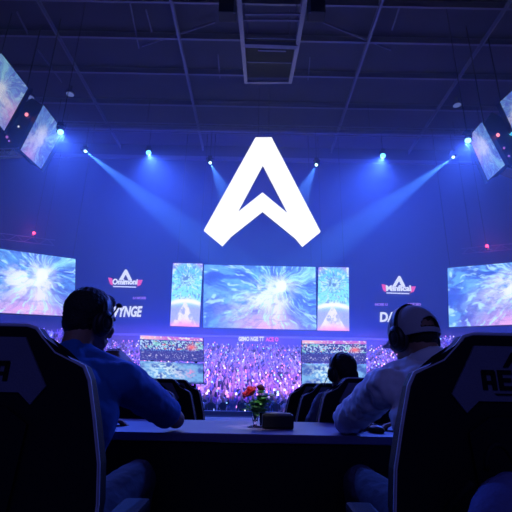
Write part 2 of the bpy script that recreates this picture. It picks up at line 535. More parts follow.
def screen(name, label, cat, TL, TR, BR, BL, art, nu, nv, thick, group=None, m=None, border=.012, pole=None):
    TL, TR, BR, BL = [Vector(p) for p in (TL, TR, BR, BL)]
    cen = (TL+TR+BR+BL)/4
    nrm = (TR-TL).cross(BL-TL).normalized()
    BR = BR - nrm*((BR-TL).dot(nrm)); cen = (TL+TR+BR+BL)/4
    if nrm.dot(Vector((0, 0, HC))-cen) > 0: nrm = -nrm     # away from the viewers
    t = thing(name, label, cat, cen, 0, group)
    bm = bmesh.new()
    # housing : box a bit larger, extruded away
    e = border
    q = [(p-cen)*(1+e) for p in (TL, TR, BR, BL)]
    a = [bm.verts.new(p+nrm*.04) for p in q]; b = [bm.verts.new(p+nrm*thick) for p in q]
    bm.faces.new(a); bm.faces.new(b[::-1])
    for i in range(4): bm.faces.new((a[i], b[i], b[(i+1) % 4], a[(i+1) % 4]))
    obj('housing', bm, M_plast, t)
    U, V = np.meshgrid(np.linspace(0, 1, nu+1), np.linspace(0, 1, nv+1))
    tl, tr, br, bl = [np.array(p-cen) for p in (TL, TR, BR, BL)]
    Pn = (tl*(1-U[..., None])+tr*U[..., None])*(1-V[..., None]) + (bl*(1-U[..., None])+br*U[..., None])*V[..., None]
    c = art(U, V)
    me = bpy.data.meshes.new('display')
    idx = np.arange((nu+1)*(nv+1)).reshape(nv+1, nu+1)
    f = np.stack([idx[:-1, :-1], idx[:-1, 1:], idx[1:, 1:], idx[1:, :-1]], -1).reshape(-1, 4)
    me.from_pydata(Pn.reshape(-1, 3).tolist(), [], f.tolist())
    at = me.color_attributes.new('picture', 'FLOAT_COLOR', 'POINT')
    cc = np.ones((len(me.vertices), 4)); cc[:, :3] = np.clip(c.reshape(-1, 3), 0, 1.3)
    at.data.foreach_set('color', cc.ravel())
    link('display', me, m or M_scr, t)
    return t


def cables(t, pts):
    for p in pts:
        bm = bmesh.new(); p = Vector(p)-t.location
        add_tube(bm, [p, Vector((p.x, p.y, ZC-.2-t.location.z))], .04, 6); obj('suspension_cable', bm, M_metal, t)


YS = 50
q = [W(204, 264.5, YS), W(315.5, 267, YS), W(316.5, 330, YS), W(203, 327.5, YS)]
t = screen('led_screen', 'wide central LED screen with blue burst artwork below the big letter A', 'screen', *q, art_burst, 224, 128, .4)
cables(t, [q[0]+Vector((.5, .3, 0)), q[1]+Vector((-.5, .3, 0))])
q = [W(173, 263, YS), W(202.8, 263.7, YS), W(199.3, 327, YS), W(170, 326, YS)]
t = screen('banner_screen', 'tall narrow LED banner screen just left of the wide central screen', 'screen', *q, lambda u, v: art_poster(u, v, 1), 64, 140, .4, 'tall banner screens')
cables(t, [q[0]+Vector((.5, .3, 0)), q[1]+Vector((-.5, .3, 0))])
q = [W(318.5, 267, YS), W(348.7, 267.5, YS), W(349.3, 331, YS), W(317.3, 330.5, YS)]
t = screen('banner_screen', 'tall narrow LED banner screen just right of the wide central screen', 'screen', *q, lambda u, v: art_poster(u, v, 4), 64, 140, .4, 'tall banner screens')
cables(t, [q[0]+Vector((.5, .3, 0)), q[1]+Vector((-.5, .3, 0))])
# big side screens (the outer ends come toward the viewer and leave the frame)
q = [W(-75, 238.5, 40.5), W(75.5, 259, 48), W(74, 317.5, 48), W(-75, 309, 40.5)]
t = screen('led_screen', 'large angled LED screen with blue burst artwork at the left edge, red beacon above', 'screen', *q, lambda u, v: art_burst(u, v, .76, .36, 2.4, 13), 260, 110, .4, 'angled side screens')
cables(t, [q[0]+Vector((1, .3, 0)), q[1]+Vector((-.5, .3, 0))])
q = [W(447.5, 268, 48), W(585, 256, 40.5), W(585, 321, 40.5), W(449, 327, 48)]
t = screen('led_screen', 'large angled LED screen with blue burst artwork at the right edge behind the capped player', 'screen', *q, lambda u, v: art_burst(u, v, .62, .28, 2.3, 23), 260, 110, .4, 'angled side screens')
cables(t, [q[0]+Vector((.5, .3, 0)), q[1]+Vector((-1, .3, 0))])

# trusses above the side screens
for (A, B, lab) in ((W(-60, 232, 42), W(54, 245.5, 46.5), 'thin lighting truss above the left angled screen'), (W(462, 254, 46.5), W(580, 243, 42), 'thin lighting truss above the right angled screen')):
    c_ = (A+B)/2; t = thing('lighting_truss', lab, 'truss', c_)
    A, B = A-c_, B-c_
    bm = bmesh.new()
    for dz in (0, .7): bar(bm, A+Vector((0, 0, dz)), B+Vector((0, 0, dz)), .08)
    obj('chord', bm, M_truss, t)
    bm = bmesh.new()
    for k in range(14):
        p0 = A.lerp(B, k/14); p1 = A.lerp(B, (k+1)/14)
        if k % 2: p0 = p0+Vector((0, 0, .7))
        else: p1 = p1+Vector((0, 0, .7))
        bar(bm, p0, p1, .05)
    obj('lattice', bm, M_truss, t)
    for p in (A.lerp(B, .1), A.lerp(B, .9)):
        bm = bmesh.new(); add_tube(bm, [p+Vector((0, 0, .7)), Vector((p.x, p.y, ZC-.6-c_.z))], .03, 6); obj('suspension_cable', bm, M_metal, t)

# ================================================================== HANGING CORNER SCREENS


def art_tilt(seed):
    return lambda u, v: mix(art_burst(u, v, .45, .5, 1, seed), col(.25, .18, .8), .22+0*u)


def corner(label, quad, Y, seed, push, grp):
    q = [W(x, y, Y) for x, y in quad]
    t = screen('hanging_screen', label, 'screen', *q, art_tilt(seed), 90, 90, .5, grp, M_scr_dim, .03)
    c_ = t.location
    # deep dark cabinet behind the display
    bm = bmesh.new(); qq = [(p-c_)*.9 for p in q]
    a = [bm.verts.new(p + Vector((push*.25, .55, .1))) for p in qq]; b = [bm.verts.new(p*.85+Vector((push, .98, .3))) for p in qq]
    bm.faces.new(a); bm.faces.new(b[::-1])
    for i in range(4): bm.faces.new((a[i], b[i], b[(i+1) % 4], a[(i+1) % 4]))
    obj('rear_cabinet', bm, M_metal, t)
    top = max(q, key=lambda p: p.z)-c_
    bm = bmesh.new(); add_tube(bm, [top*.9+Vector((push*.5, .9, -.1)), Vector((top.x*.9+push*.5, .9, ZC-.2-c_.z))], .05, 6); obj('suspension_cable', bm, M_metal, t)
    return t


G4 = 'tilted screens hanging high in the corners'
corner('tilted hanging screen cut by the left edge, upper of the left pair', [(-27, 88), (1, 53), (28, 88), (4, 131)], 30, 31, -1.6, G4)
corner('tilted hanging screen of the left pair, lower, beside a cyan spotlight', [(43.5, 105), (63, 131), (41, 169), (20.5, 150)], 30.5, 41, -1.5, G4)
corner('tilted hanging screen of the right pair, lower, beside a cyan spotlight', [(482, 122), (505, 165), (488, 180.5), (468.5, 137)], 30.5, 51, 1.5, G4)
corner('tilted hanging screen cut by the right edge, upper of the right pair', [(500, 102), (526, 78), (540, 100), (513, 130)], 30, 61, 1.6, G4)

# trussed rig between the screens of each pair
for sgn, pts, lab in ((-1, [(32, 98), (44, 106), (22, 150), (-8, 152), (-30, 140)], 'dark hanging rig with small lamps between the tilted left screens'),
                      (1, [(492, 112), (484, 124), (508, 168), (530, 176), (560, 150)], 'dark hanging rig with small lamps between the tilted right screens')):
    p3 = [W(x, y, 31.6) for x, y in pts]; c_ = sum(p3, Vector())/5
    t = thing('hanging_rig', lab, 'rig', c_)
    bm = bmesh.new()
    a = [bm.verts.new(p-c_) for p in p3]; b = [bm.verts.new(p-c_+Vector((0, 1.2, 0))) for p in p3]
    bm.faces.new(a); bm.faces.new(b[::-1])
    for i in range(5): bm.faces.new((a[i], b[i], b[(i+1) % 5], a[(i+1) % 5]))
    obj('casing', bm, M_metal, t)
    bm = bmesh.new()
    lo = [p-c_ for p in (p3[2:] if sgn < 0 else p3[2:])]
    for dz in (0, .75):
        for i in range(len(lo)-1): bar(bm, lo[i]+Vector((0, -.5, -dz-.1)), lo[i+1]+Vector((0, -.5, -dz-.1)), .07)
    for k in range(12):
        s_ = k/12*2; i = min(1, int(s_)); p0 = lo[i].lerp(lo[i+1], s_-i)
        s2 = (k+1)/12*2; j = min(1, int(s2-1e-6)); p1 = lo[j].lerp(lo[j+1], s2-j)
        bar(bm, p0+Vector((0, -.5, -.1 if k % 2 else -.85)), p1+Vector((0, -.5, -.85 if k % 2 else -.1)), .05)
    obj('lattice', bm, M_truss, t)
    lamps = [((26.5, 114.5), 'red_lamp', .16, 'r'), ((13, 119), 'cyan_lamp', .2, 'c'), ((18.5, 126.5), 'white_lamp', .08, 'w'), ((7, 137), 'red_lamp', .12, 'd'), ((9, 141), 'white_lamp', .08, 'd')] if sgn < 0 else \
            [((498, 135), 'red_lamp', .16, 'r'), ((511.5, 133), 'cyan_lamp', .22, 'c'), ((504, 148), 'white_lamp', .1, 'd'), ((509, 156), 'white_lamp', .08, 'd')]
    for (pp, nm, rr, k) in lamps:
        bm = bmesh.new(); add_ell(bm, W(*pp, 31.45)-c_, (rr, rr*.8, rr*1.2), None, 12, 8)
        obj(nm, bm, {'r': emis('warm_red_lamp', (1, .25, .3), 1.6), 'c': emis('cyan_lamp', (.1, .65, .9), 1.0), 'w': M_wtxt, 'd': emis('dim_violet_lamp', (.35, .12, .45), 1)}[k], t, True)
    for pp in (a for a in ()): pass
    bm = bmesh.new(); add_tube(bm, [Vector((0, .6, .5)), Vector((0, .6, ZC-.2-c_.z))], .06, 6); obj('suspension_cable', bm, M_metal, t)

# ================================================================== SPOTLIGHTS


def fixture(px, py, Y, label, group, lensm, aim, size=.34):
    p = W(px, py, Y)
    t = thing('stage_light', label, 'stage light', p, 0, group)
    d = (Vector(aim)-p).normalized(); x, y, z = frame_of(d); rot = Matrix((x, y, z)).transposed()
    bm = bmesh.new()
    rings = []
    for r_, h_ in ((.12, -.75), (.27, -.70), (.30, -.35), (.24, -.2), (.30, -.1), (.33, .0), (.30, .0)):
        rings.append([rot @ Vector((r_*math.cos(k*math.pi/8), r_*math.sin(k*math.pi/8), h_)) for k in range(16)])
    ring_loft(bm, rings); obj('lamp_head', bm, M_plast, t, False)
    bm = bmesh.new()
    for s_ in (-1, 1): bar(bm, rot @ Vector((.36*s_, 0, -.35)), Vector((.36*s_, 0, .55)), .07)
    bar(bm, (-.4, 0, .55), (.4, 0, .55), .09); add_box(bm, (0, 0, .72), (.5, .4, .26)); obj('yoke', bm, M_metal, t)
    bm = bmesh.new(); c_ = rot @ Vector((0, 0, .06)); add_ell(bm, c_, (size, size, size), None, 16, 10)
    obj('lens', bm, lensm, t, True)
    bm = bmesh.new(); add_tube(bm, [(0, 0, .85), (0, 0, (31.15 if Y == YL else ZC-.2)-p.z)], .03, 6); obj('hanger_rod', bm, M_metal, t)
    return p, d


def spot(p, d, power, ang, colr, blend=.6, off=.55, name='spot', rad=.05):
    l = bpy.data.lights.new(name, 'SPOT'); l.energy = power; l.spot_size = R(ang); l.spot_blend = blend; l.color = colr; l.shadow_soft_size = rad
    o = bpy.data.objects.new(name, l); C.objects.link(o)
    o.location = Vector(p)+Vector(d)*off
    o.rotation_euler = Vector(d).to_track_quat('-Z', 'Y').to_euler()
    return o


YL = 43.0
GL = 'spotlights throwing blue beams through the haze'
BL = (.07, .27, 1.0); DB = (.045, .13, 1.0)
K = .16
specs = [
    (85, 151, 'small spotlight casting a long blue beam down to the right, above the left screens', (190, 233), 36, 9, 3.6e6, .17, M_lens_w),
    (210, 162.5, 'small spotlight just left of the big letter A, short blue beam', (236, 215), 41, 26, 5e5, .18, M_lens_w),
    (316.5, 164.5, 'small spotlight just right of the big letter A, short blue beam', (292, 215), 41, 26, 5e5, .18, M_lens_w),
    (453.5, 157, 'small spotlight casting a long blue beam down to the left, near the right hanging screens', (340, 240), 36, 9, 3.6e6, .17, M_lens_w),
    (148.5, 152.5, 'bright blue stage light with a soft glow, between the two left beams', (175, 240), 38, 85, 6e5, .32, M_lens_b),
    (383, 155.5, 'bright blue stage light with a soft glow, between the two right beams', (355, 240), 38, 85, 6e5, .32, M_lens_b),
]
for (px, py, lab, aimpx, aimY, ang, pw, sz, lm) in specs:
    aim = W(*aimpx, aimY)
    p, d = fixture(px, py, YL, lab, GL, lm, aim, sz)
    spot(p, d, pw*K, ang, DB if ang > 30 else BL, 1.0 if ang > 30 else .5, sz+.12, 'stage_spot')
for (px, py, lab, sgn) in ((60.5, 131.5, 'large cyan-white spotlight beside the left tilted hanging screens', 1), (468, 140, 'large cyan-white spotlight beside the right tilted hanging screens', -1)):
    aim = W(px+sgn*12, 250, 28)
    p, d = fixture(px, py, 29.4, lab, GL, M_lens_c, aim, .25)
    spot(p, d, 1.6e5*K, 160, DB, 1.0, .46, 'stage_spot')
# red beacons over the side screens
for (px, py, lab) in ((34, 233, 'small red beacon lamp above the left angled screen'), (487, 246, 'small red beacon lamp above the right angled screen')):
    p = W(px, py, 43.0); t = thing('beacon_lamp', lab, 'lamp', p)
    bm = bmesh.new(); add_ell(bm, (0, 0, 0), (.17, .17, .17), None, 14, 10); obj('lamp_globe', bm, M_red, t, True)
    bm = bmesh.new(); add_lathe(bm, [(.2, -.45), (.2, -.2), (.12, -.15)], (0, 0, 0), 14); obj('base', bm, M_metal, t)
    bm = bmesh.new(); add_tube(bm, [(0, .1, -.3), (0, .1, ZC-.6-p.z)], .03, 6); obj('hanger_rod', bm, M_metal, t)
    l = bpy.data.lights.new('beacon', 'POINT'); l.energy = 260; l.color = (1, .05, .25); l.shadow_soft_size = .15
    o = bpy.data.objects.new('beacon', l); C.objects.link(o); o.location = p+Vector((0, -.45, 0))
# small oval ceiling lamps
for (px, py, lab) in ((70, 94, 'dim oval ceiling lamp high on the left of the dark ceiling'), (457, 105, 'dim oval ceiling lamp high on the right of the dark ceiling'), (30, 97, 'dim oval lamp above the left tilted hanging screens')):
    p = ceil_pt(px, py, ZC-1.4); t = thing('ceiling_lamp', lab, 'lamp', p)
    bm = bmesh.new(); add_lathe(bm, [(.5, -.05), (.62, .0), (.6, .2), (.2, .35), (.15, 1.15)], (0, 0, 0), 20); obj('housing', bm, M_metal, t)
    bm = bmesh.new(); add_lathe(bm, [(.02, -.10), (.3, -.09), (.5, -.04)], (0, 0, 0), 20); obj('lens', bm, M_lampdim, t)

# long truss carrying the stage lights
t = thing('lighting_truss', 'long thin lighting truss high across the hall, above the stage lights', 'truss', (0, 43, 31.2))
bm = bmesh.new()
for dz, dy in ((0, 0), (.8, 0), (0, .8)): bar(bm, (-30, dy, dz), (30, dy, dz), .09)
obj('chord', bm, M_truss, t)
bm = bmesh.new()
for k in range(60):
    x = -30+k; bar(bm, (x, 0, .8*(k % 2)), (x+1, 0, .8*((k+1) % 2)), .05)
obj('lattice', bm, M_truss, t)
for x in (-28, -14, 0, 14, 28):
    bm = bmesh.new(); add_tube(bm, [(x, 0, .8), (x, 0, ZC-.6-31.2)], .03, 6); obj('suspension_cable', bm, M_metal, t)

# ================================================================== WALL SIGNS


def tsize(me):
    xs = [v.co.x for v in me.vertices]; zs = [v.co.z for v in me.vertices]
    return min(xs), max(xs), min(zs), max(zs)


def place_text(txt, x0, x1, y0, y1, Y, m, parent, name='lettering', bold=.02, shear=0):
    """fit lettering to the box of pixels (x0,y0)-(x1,y1) on the wall at depth Y"""
    me = text_mesh(txt, 1, .03, bold, 'CENTER', shear=shear)
    a = W(x0, (y0+y1)/2, Y); b = W(x1, (y0+y1)/2, Y); c0 = W((x0+x1)/2, y0, Y); c1 = W((x0+x1)/2, y1, Y)
    mx0, mx1, mz0, mz1 = tsize(me)
    w = (b-a).length; h = abs(c0.z-c1.z)
    me.transform(Matrix.Translation((-(mx0+mx1)/2, 0, -(mz0+mz1)/2)))
    me.transform(Matrix.Diagonal((w/(mx1-mx0), 2, h/(mz1-mz0), 1)))
    o = link(name, me, m, parent)
    o.location = (a+b)/2 - parent.location
    o.rotation_euler = (0, math.atan2(-(b-a).z, (b-a).x), 0)
    return o


def poly_sign(pts, Y, m, parent, name):
    bm = bmesh.new(); p3 = [W(x, y, Y)-parent.location for x, y in pts]
    a = [bm.verts.new(p) for p in p3]; b = [bm.verts.new(p+Vector((0, .08, 0))) for p in p3]
    n = len(a); bm.faces.new(a); bm.faces.new(b[::-1])
    for i in range(n): bm.faces.new((a[i], b[i], b[(i+1) % n], a[(i+1) % n]))
    return obj(name, bm, m, parent)


YW = 53.85
for (cx, cy, word, lab) in ((125, 279, 'Omimoni', 'white triangle emblem with pink winged name on the wall, left of the banner screens'),
                            (398.5, 285.5, 'Minfical', 'white triangle emblem with pink winged name on the wall, above the white cap')):
    t = thing('sponsor_sign', lab, 'sign', W(cx, cy, YW), 0, None)
    poly_sign([(cx, cy-9.5), (cx+1.8, cy-9.5), (cx+7, cy+1), (cx+3.6, cy+1.5), (cx+.6, cy-4.5), (cx-2.6, cy+1), (cx-6.2, cy+1)], YW-.1, M_wtxt, t, 'emblem')
    poly_sign([(cx-17, cy-1.5), (cx-13, cy-.8), (cx-12.5, cy+3), (cx-12.5, cy+6.4), (cx-15, cy+5)], YW-.1, M_pink, t, 'wing')
    poly_sign([(cx+17.5, cy+.8), (cx+13, cy+.8), (cx+12.5, cy+3), (cx+12.2, cy+7.2), (cx+15.4, cy+6)], YW-.1, M_pink, t, 'wing')
    place_text(word, cx-12.5, cx+12.5, cy-.3, cy+5.6, YW-.14, M_wtxt, t, 'lettering', .035)
    poly_sign([(cx-12, cy+6.9), (cx+11, cy+7.6), (cx+11, cy+8.5), (cx-12, cy+7.8)], YW-.1, M_wtxt, t, 'underline')
t = thing('sponsor_sign', 'white block-lettered sponsor name on the wall, right of the left player headset', 'sign', W(128, 312, YW))
place_text('VYNGE', 113.5, 142, 306, 317, YW-.1, M_wtxt, t, 'lettering', .035, .15)
place_text('LI MOEE', 133, 146, 296.8, 299.2, YW-.1, M_lav, t, 'small_lettering', .04)
t = thing('sponsor_sign', 'white block-lettered sponsor name on the wall, partly behind the white cap', 'sign', W(388, 318, YW))
place_text('DAGE', 379.5, 410, 312, 322, YW-.1, M_wtxt, t, 'lettering', .035, .15)
place_text('MOEE LI', 375, 387.5, 303.2, 305.6, YW-.1, M_lav, t, 'small_lettering', .04)
place_text('NGE MO', 408, 421, 303, 305.6, YW-.1, M_lav, t, 'small_lettering', .04)
t = thing('sponsor_sign', 'small glowing title line in white and pink on the wall under the central screen', 'sign', W(258, 339, YW))
place_text('GEMO NGE TT', 238.5, 264, 336.6, 341.2, YW-.1, M_wtxt, t, 'lettering', .05)
place_text('ACE O', 265.5, 278.5, 337.2, 341.6, YW-.1, M_pink, t, 'pink_lettering', .05)

# ================================================================== STAGE DISPLAYS
YM = 12.0


def mon_unit(label, xs, ys, skew, seed):
    (x0, x1) = xs; y0, y1, y2 = ys
    cx = (x0+x1)/2
    base_ = W(cx, y2, YM); t = thing('display_tower', label, 'display', (base_.x, YM, 0), 0, 'stacked pairs of stage displays')
    for nm, top, bot, art, nv in (('upper_display', y0, y1, lambda u, v: art_scores(u, v, seed), 50), ('lower_display', y1+.9, y2, lambda u, v: art_game(u, v, seed+3), 50)):
        q = [W(x0, top, YM), W(x1, top+skew, YM), W(x1, bot+skew*.6, YM), W(x0, bot, YM)]
        s_ = screen(nm, None, None, *q, art, 130, nv, .08, None, M_scr_dim2)
        for k in ('label', 'category'):
            if k in s_: del s_[k]
        s_.parent = t; s_.location = s_.location-t.location
    bx = (W(x0, y2, YM).x-t.location.x, W(x1, y2, YM).x-t.location.x)
    for x in (bx[0]+.25, bx[1]-.25):
        box_obj('post', (x, .16, 1.06), (.07, .07, 2.12), M_metal, t)
    for x in (bx[0]+.25, bx[1]-.25): box_obj('foot', (x, .1, .03), (.10, .7, .06), M_truss, t)
    box_obj('crossbar', ((bx[0]+bx[1])/2, .16, .72), (bx[1]-bx[0]-.45, .05, .08), M_truss, t)
    return t


M_scr_dim2 = emis_attr('display_picture', .95)
mon_unit('pair of stacked score and game displays left of the audience, behind the blue-shirted player', (140, 203), (335.3, 360, 382.5), 2.6, 2)
mon_unit('pair of stacked score and game displays behind the smaller seated player', (302, 366.5), (340.2, 362.5, 387.5), .8, 9)

# ================================================================== AUDIENCE
tiers = []
TY0, TY1, NR = 22.6, 48.0, 29


def tier_z(row, x):
    """floor height under a row; the stands climb away from the stage, higher at the sides"""
    s_ = row/(NR-1)
    z = -1.5 + s_*5.15*(.55+.45*s_)
    return z


bm = bmesh.new()
for r_ in range(1, NR+6):
    z = tier_z(min(r_, NR-1), 0) + max(0, r_-NR+1)*.42
    y = TY0+r_*(TY1-TY0)/(NR-1)-.45
    if r_ < NR: add_box(bm, (0, (y+53.9)/2, z-.25), (82, 53.9-y, .5))
    elif y < 53:
        for sg in (-1, 1): add_box(bm, (sg*29, (y+53.9)/2, z-.25), (24, 53.9-y, .5))
st = obj('floor_stands', bm, M_step); struct(st)


t = thing('crowd_barrier', 'long low blue-grey barrier in front of the first audience row', 'barrier', (0, 21.6, -1.5))
box_obj('panel', (0, 0, .54), (34, .06, 1.02), mat('barrier_panel', (.16, .17, .26), .8, var=.1), t)
bm = bmesh.new(); add_tube(bm, [(-17, 0, 1.09), (17, 0, 1.09)], .04, 8); obj('top_rail', bm, M_truss, t)
for k in range(9):
    box_obj('foot', (-16+4*k, .1, .02), (.1, .8, .04), M_truss, t)


def person_mesh(pose, seed):
    bm = bmesh.new(); rr = random.Random(seed)
    n = 7

    def ring(cx, cy, z, rx, ry): return [Vector((cx+rx*math.cos(2*math.pi*j/n), cy+ry*math.sin(2*math.pi*j/n), z)) for j in range(n)]
    # legs and torso and head : lofts
    for s_ in (-1, 1): ring_loft(bm, [ring(.09*s_, 0, 0, .06, .09), ring(.09*s_, 0, .45, .06, .06), ring(.085*s_, 0, .86, .09, .09)])
    a = ring_loft(bm, [ring(0, 0, .82, .16, .12), ring(0, 0, 1.08, .14, .11), ring(0, 0, 1.30, .20, .12), ring(0, 0, 1.44, .17, .09), ring(0, 0, 1.50, .06, .06)])
    nb = len(bm.faces)
    ring_loft(bm, [ring(0, -.01, 1.48, .055, .055), ring(0, -.02, 1.54, .075, .085), ring(0, -.01, 1.62, .085, .10), ring(0, 0, 1.70, .07, .08), ring(0, 0, 1.74, .02, .03)])
    nh = len(bm.faces)
    for s_ in (-1, 1):
        sh = Vector((.19*s_, 0, 1.38))
        if pose == 0: el, ha = sh+Vector((.05*s_, -.02, -.28)), sh+Vector((.04*s_, -.20, -.45))
        elif pose == 1: el, ha = sh+Vector((.13*s_, -.10, .12)), sh+Vector((.10*s_, -.16, .40))
        else:
            if s_ < 0: el, ha = sh+Vector((-.06, -.05, -.26)), sh+Vector((.02, -.26, -.22))
            else: el, ha = sh+Vector((.10, -.12, .10)), sh+Vector((.02, -.18, .38))
        add_tube(bm, [sh, el, ha], .055, 5, r1=.035)
    for i, f in enumerate(bm.faces): f.material_index = 1 if nb <= i < nh else 0
    hand = ha
    return bm, hand


shirts = [mat('audience_shirt_white', (.75, .72, .8), .9), mat('audience_shirt_violet', (.42, .22, .62), .9), mat('audience_shirt_pink', (.70, .28, .50), .9),
          mat('audience_shirt_blue', (.12, .18, .5), .9), mat('audience_shirt_dark', (.03, .03, .06), .9)]
M_face = mat('audience_skin', (.42, .27, .22), .8)
stick_cols = [((.95, .85, 1), 'white'), ((.95, .30, .75), 'pink'), ((.50, .34, 1), 'lavender'), ((.25, .35, 1), 'blue'), ((.35, .80, 1), 'cyan')]
stick_m = [emis('glow_stick_'+n, c, 2.2) for c, n in stick_cols]
pmesh = {}
hands = {}
for pose in range(3):
    for si, sm in enumerate(shirts):
        bm, hand = person_mesh(pose, si); me = bpy.data.meshes.new('spectator'); bmesh.ops.recalc_face_normals(bm, faces=bm.faces[:]); bm.to_mesh(me); bm.free()
        me.materials.append(sm); me.materials.append(M_face); pmesh[pose, si] = me; hands[pose] = hand.copy()
bm = bmesh.new(); add_tube(bm, [(0, 0, -.03), (0, 0, .02), (0, 0, .09)], .068, 6, r1=.05)
stick_me = []
base_stick = bpy.data.meshes.new('glow_stick'); bm.to_mesh(base_stick); bm.free()
for m_ in stick_m:
    me = base_stick.copy(); me.materials.append(m_); stick_me.append(me)

camM = cam.matrix_world.inverted()


def proj(p):
    q = camM @ Vector(p); return 256+F*q.x/-q.z, 256-F*q.y/-q.z


people = []
for r_ in range(NR+4):
    y = TY0+r_*(TY1-TY0)/(NR-1)
    if y > 52.5: continue
    extra = r_ >= NR
    z = tier_z(min(r_, NR-1), 0)+max(0, r_-NR+1)*.42
    hw = .66*y+1
    n = int(2*hw/.56)
    for k in range(n):
        x = -hw+(k+.5)*.56+random.uniform(-.08, .08)
        if extra and abs(x) < 18.2: continue
        if random.random() < .06: continue
        px, py = proj((x, y, z+1.6))
        if px < -6 or px > 518: continue
        pose = random.choices((0, 1, 2), (.5, .15, .35))[0]; si = random.choices(range(5), (.20, .20, .12, .16, .32))[0]
        yaw = random.uniform(-.3, .3)
        vis = (204 < px < 302) or (12 < px < 59 and py < 345) or (418 < px < 452 and py < 345) or (122 < px < 133)
        has = random.random() < .95
        people.append(dict(x=x, y=y+random.uniform(-.1, .1), z=z, pose=pose, si=si, yaw=yaw, vis=vis, has=has, px=px, py=py,
                           sc=random.choices(range(5), (.27, .28, .27, .12, .06))[0]))
for i, p in enumerate(sorted([p for p in people if p['vis']], key=lambda p: p['y'])): p['own'] = i < 300
own_s = 0
crowd_v, crowd_f, crowd_mi, off = [], [], [], 0
sv, sf, smi, soff = [], [], [], 0
cache = {}
for kme, me in pmesh.items():
    co = np.array([v.co[:] for v in me.vertices]); cache[kme] = (co, [list(p.vertices) for p in me.polygons], [p.material_index for p in me.polygons])
sco = np.array([v.co[:] for v in base_stick.vertices]); sfa = [list(p.vertices) for p in base_stick.polygons]
own_people = [p for p in people if p.get('own')]


def area_word(p):
    r_ = (p['y']-20)/28
    row = 'front rows' if r_ < .25 else ('middle rows' if r_ < .6 else 'upper rows')
    return row


sn = ['white', 'violet', 'pink', 'blue', 'dark']; pn = ['with lowered arms', 'with both arms raised', 'with one arm raised']
for p in people:
    c_, s_ = math.cos(p['yaw']), math.sin(p['yaw'])
    Rz = np.array([[c_, -s_, 0], [s_, c_, 0], [0, 0, 1]])
    loc = np.array([p['x'], p['y'], p['z']])
    h = Rz @ np.array(hands[p['pose']]) + loc + np.array([0, -.02, .02])
    if p.get('own'):
        o = bpy.data.objects.new('spectator', pmesh[p['pose'], p['si']]); C.objects.link(o); o.location = loc; o.rotation_euler = (0, 0, p['yaw'])
        tag(o, f"spectator in {sn[p['si']]} top {pn[p['pose']]}, {area_word(p)} of the audience beyond the stage", 'person', 'spectators in the stands beyond the stage')
        if p['has']:
            g_ = bpy.data.objects.new('glow_stick', stick_me[p['sc']]); C.objects.link(g_); g_.location = h
            tag(g_, f"{stick_cols[p['sc']][1]} glow stick held up in the {area_word(p)} of the audience", 'glow stick', 'glow sticks held by the audience')
    else:
        co, fa, mi = cache[p['pose'], p['si']]
        crowd_v.append(co @ Rz.T + loc); crowd_f += [[i+off for i in f] for f in fa]; crowd_mi += [(5 if m_ else p['si']) for m_ in mi]; off += len(co)
        if p['has']:
            sv.append(sco + h); sf += [[i+soff for i in f] for f in sfa]; smi += [p['sc']]*len(sfa); soff += len(sco)
me = bpy.data.meshes.new('crowd'); me.from_pydata(np.concatenate(crowd_v).tolist(), [], crowd_f)
for m_ in shirts+[M_face]: me.materials.append(m_)
me.polygons.foreach_set('material_index', crowd_mi)
tag(link('crowd', me), 'dense audience filling the stands below the screens, beyond the individual front spectators', 'crowd', None, 'stuff')
me = bpy.data.meshes.new('glow_lights'); me.from_pydata(np.concatenate(sv).tolist(), [], sf)
for m_ in stick_m: me.materials.append(m_)
me.polygons.foreach_set('material_index', smi)
tag(link('glow_lights', me), 'countless pink, white and violet lights twinkling across the packed audience', 'crowd lights', None, 'stuff')

# ================================================================== GAMING CHAIRS
SIL = [(0, 1.094), (.088, 1.092), (.112, 1.085), (.128, 1.066), (.170, 1.026), (.213, 1.007), (.246, .993), (.263, .962), (.288, .870), (.311, .777), (.320, .695), (.318, .58), (.290, .46), (.235, .40), (0, .39)]
full = SIL[1:-1] + [(-x, z) for x, z in SIL[1:-1]][::-1]


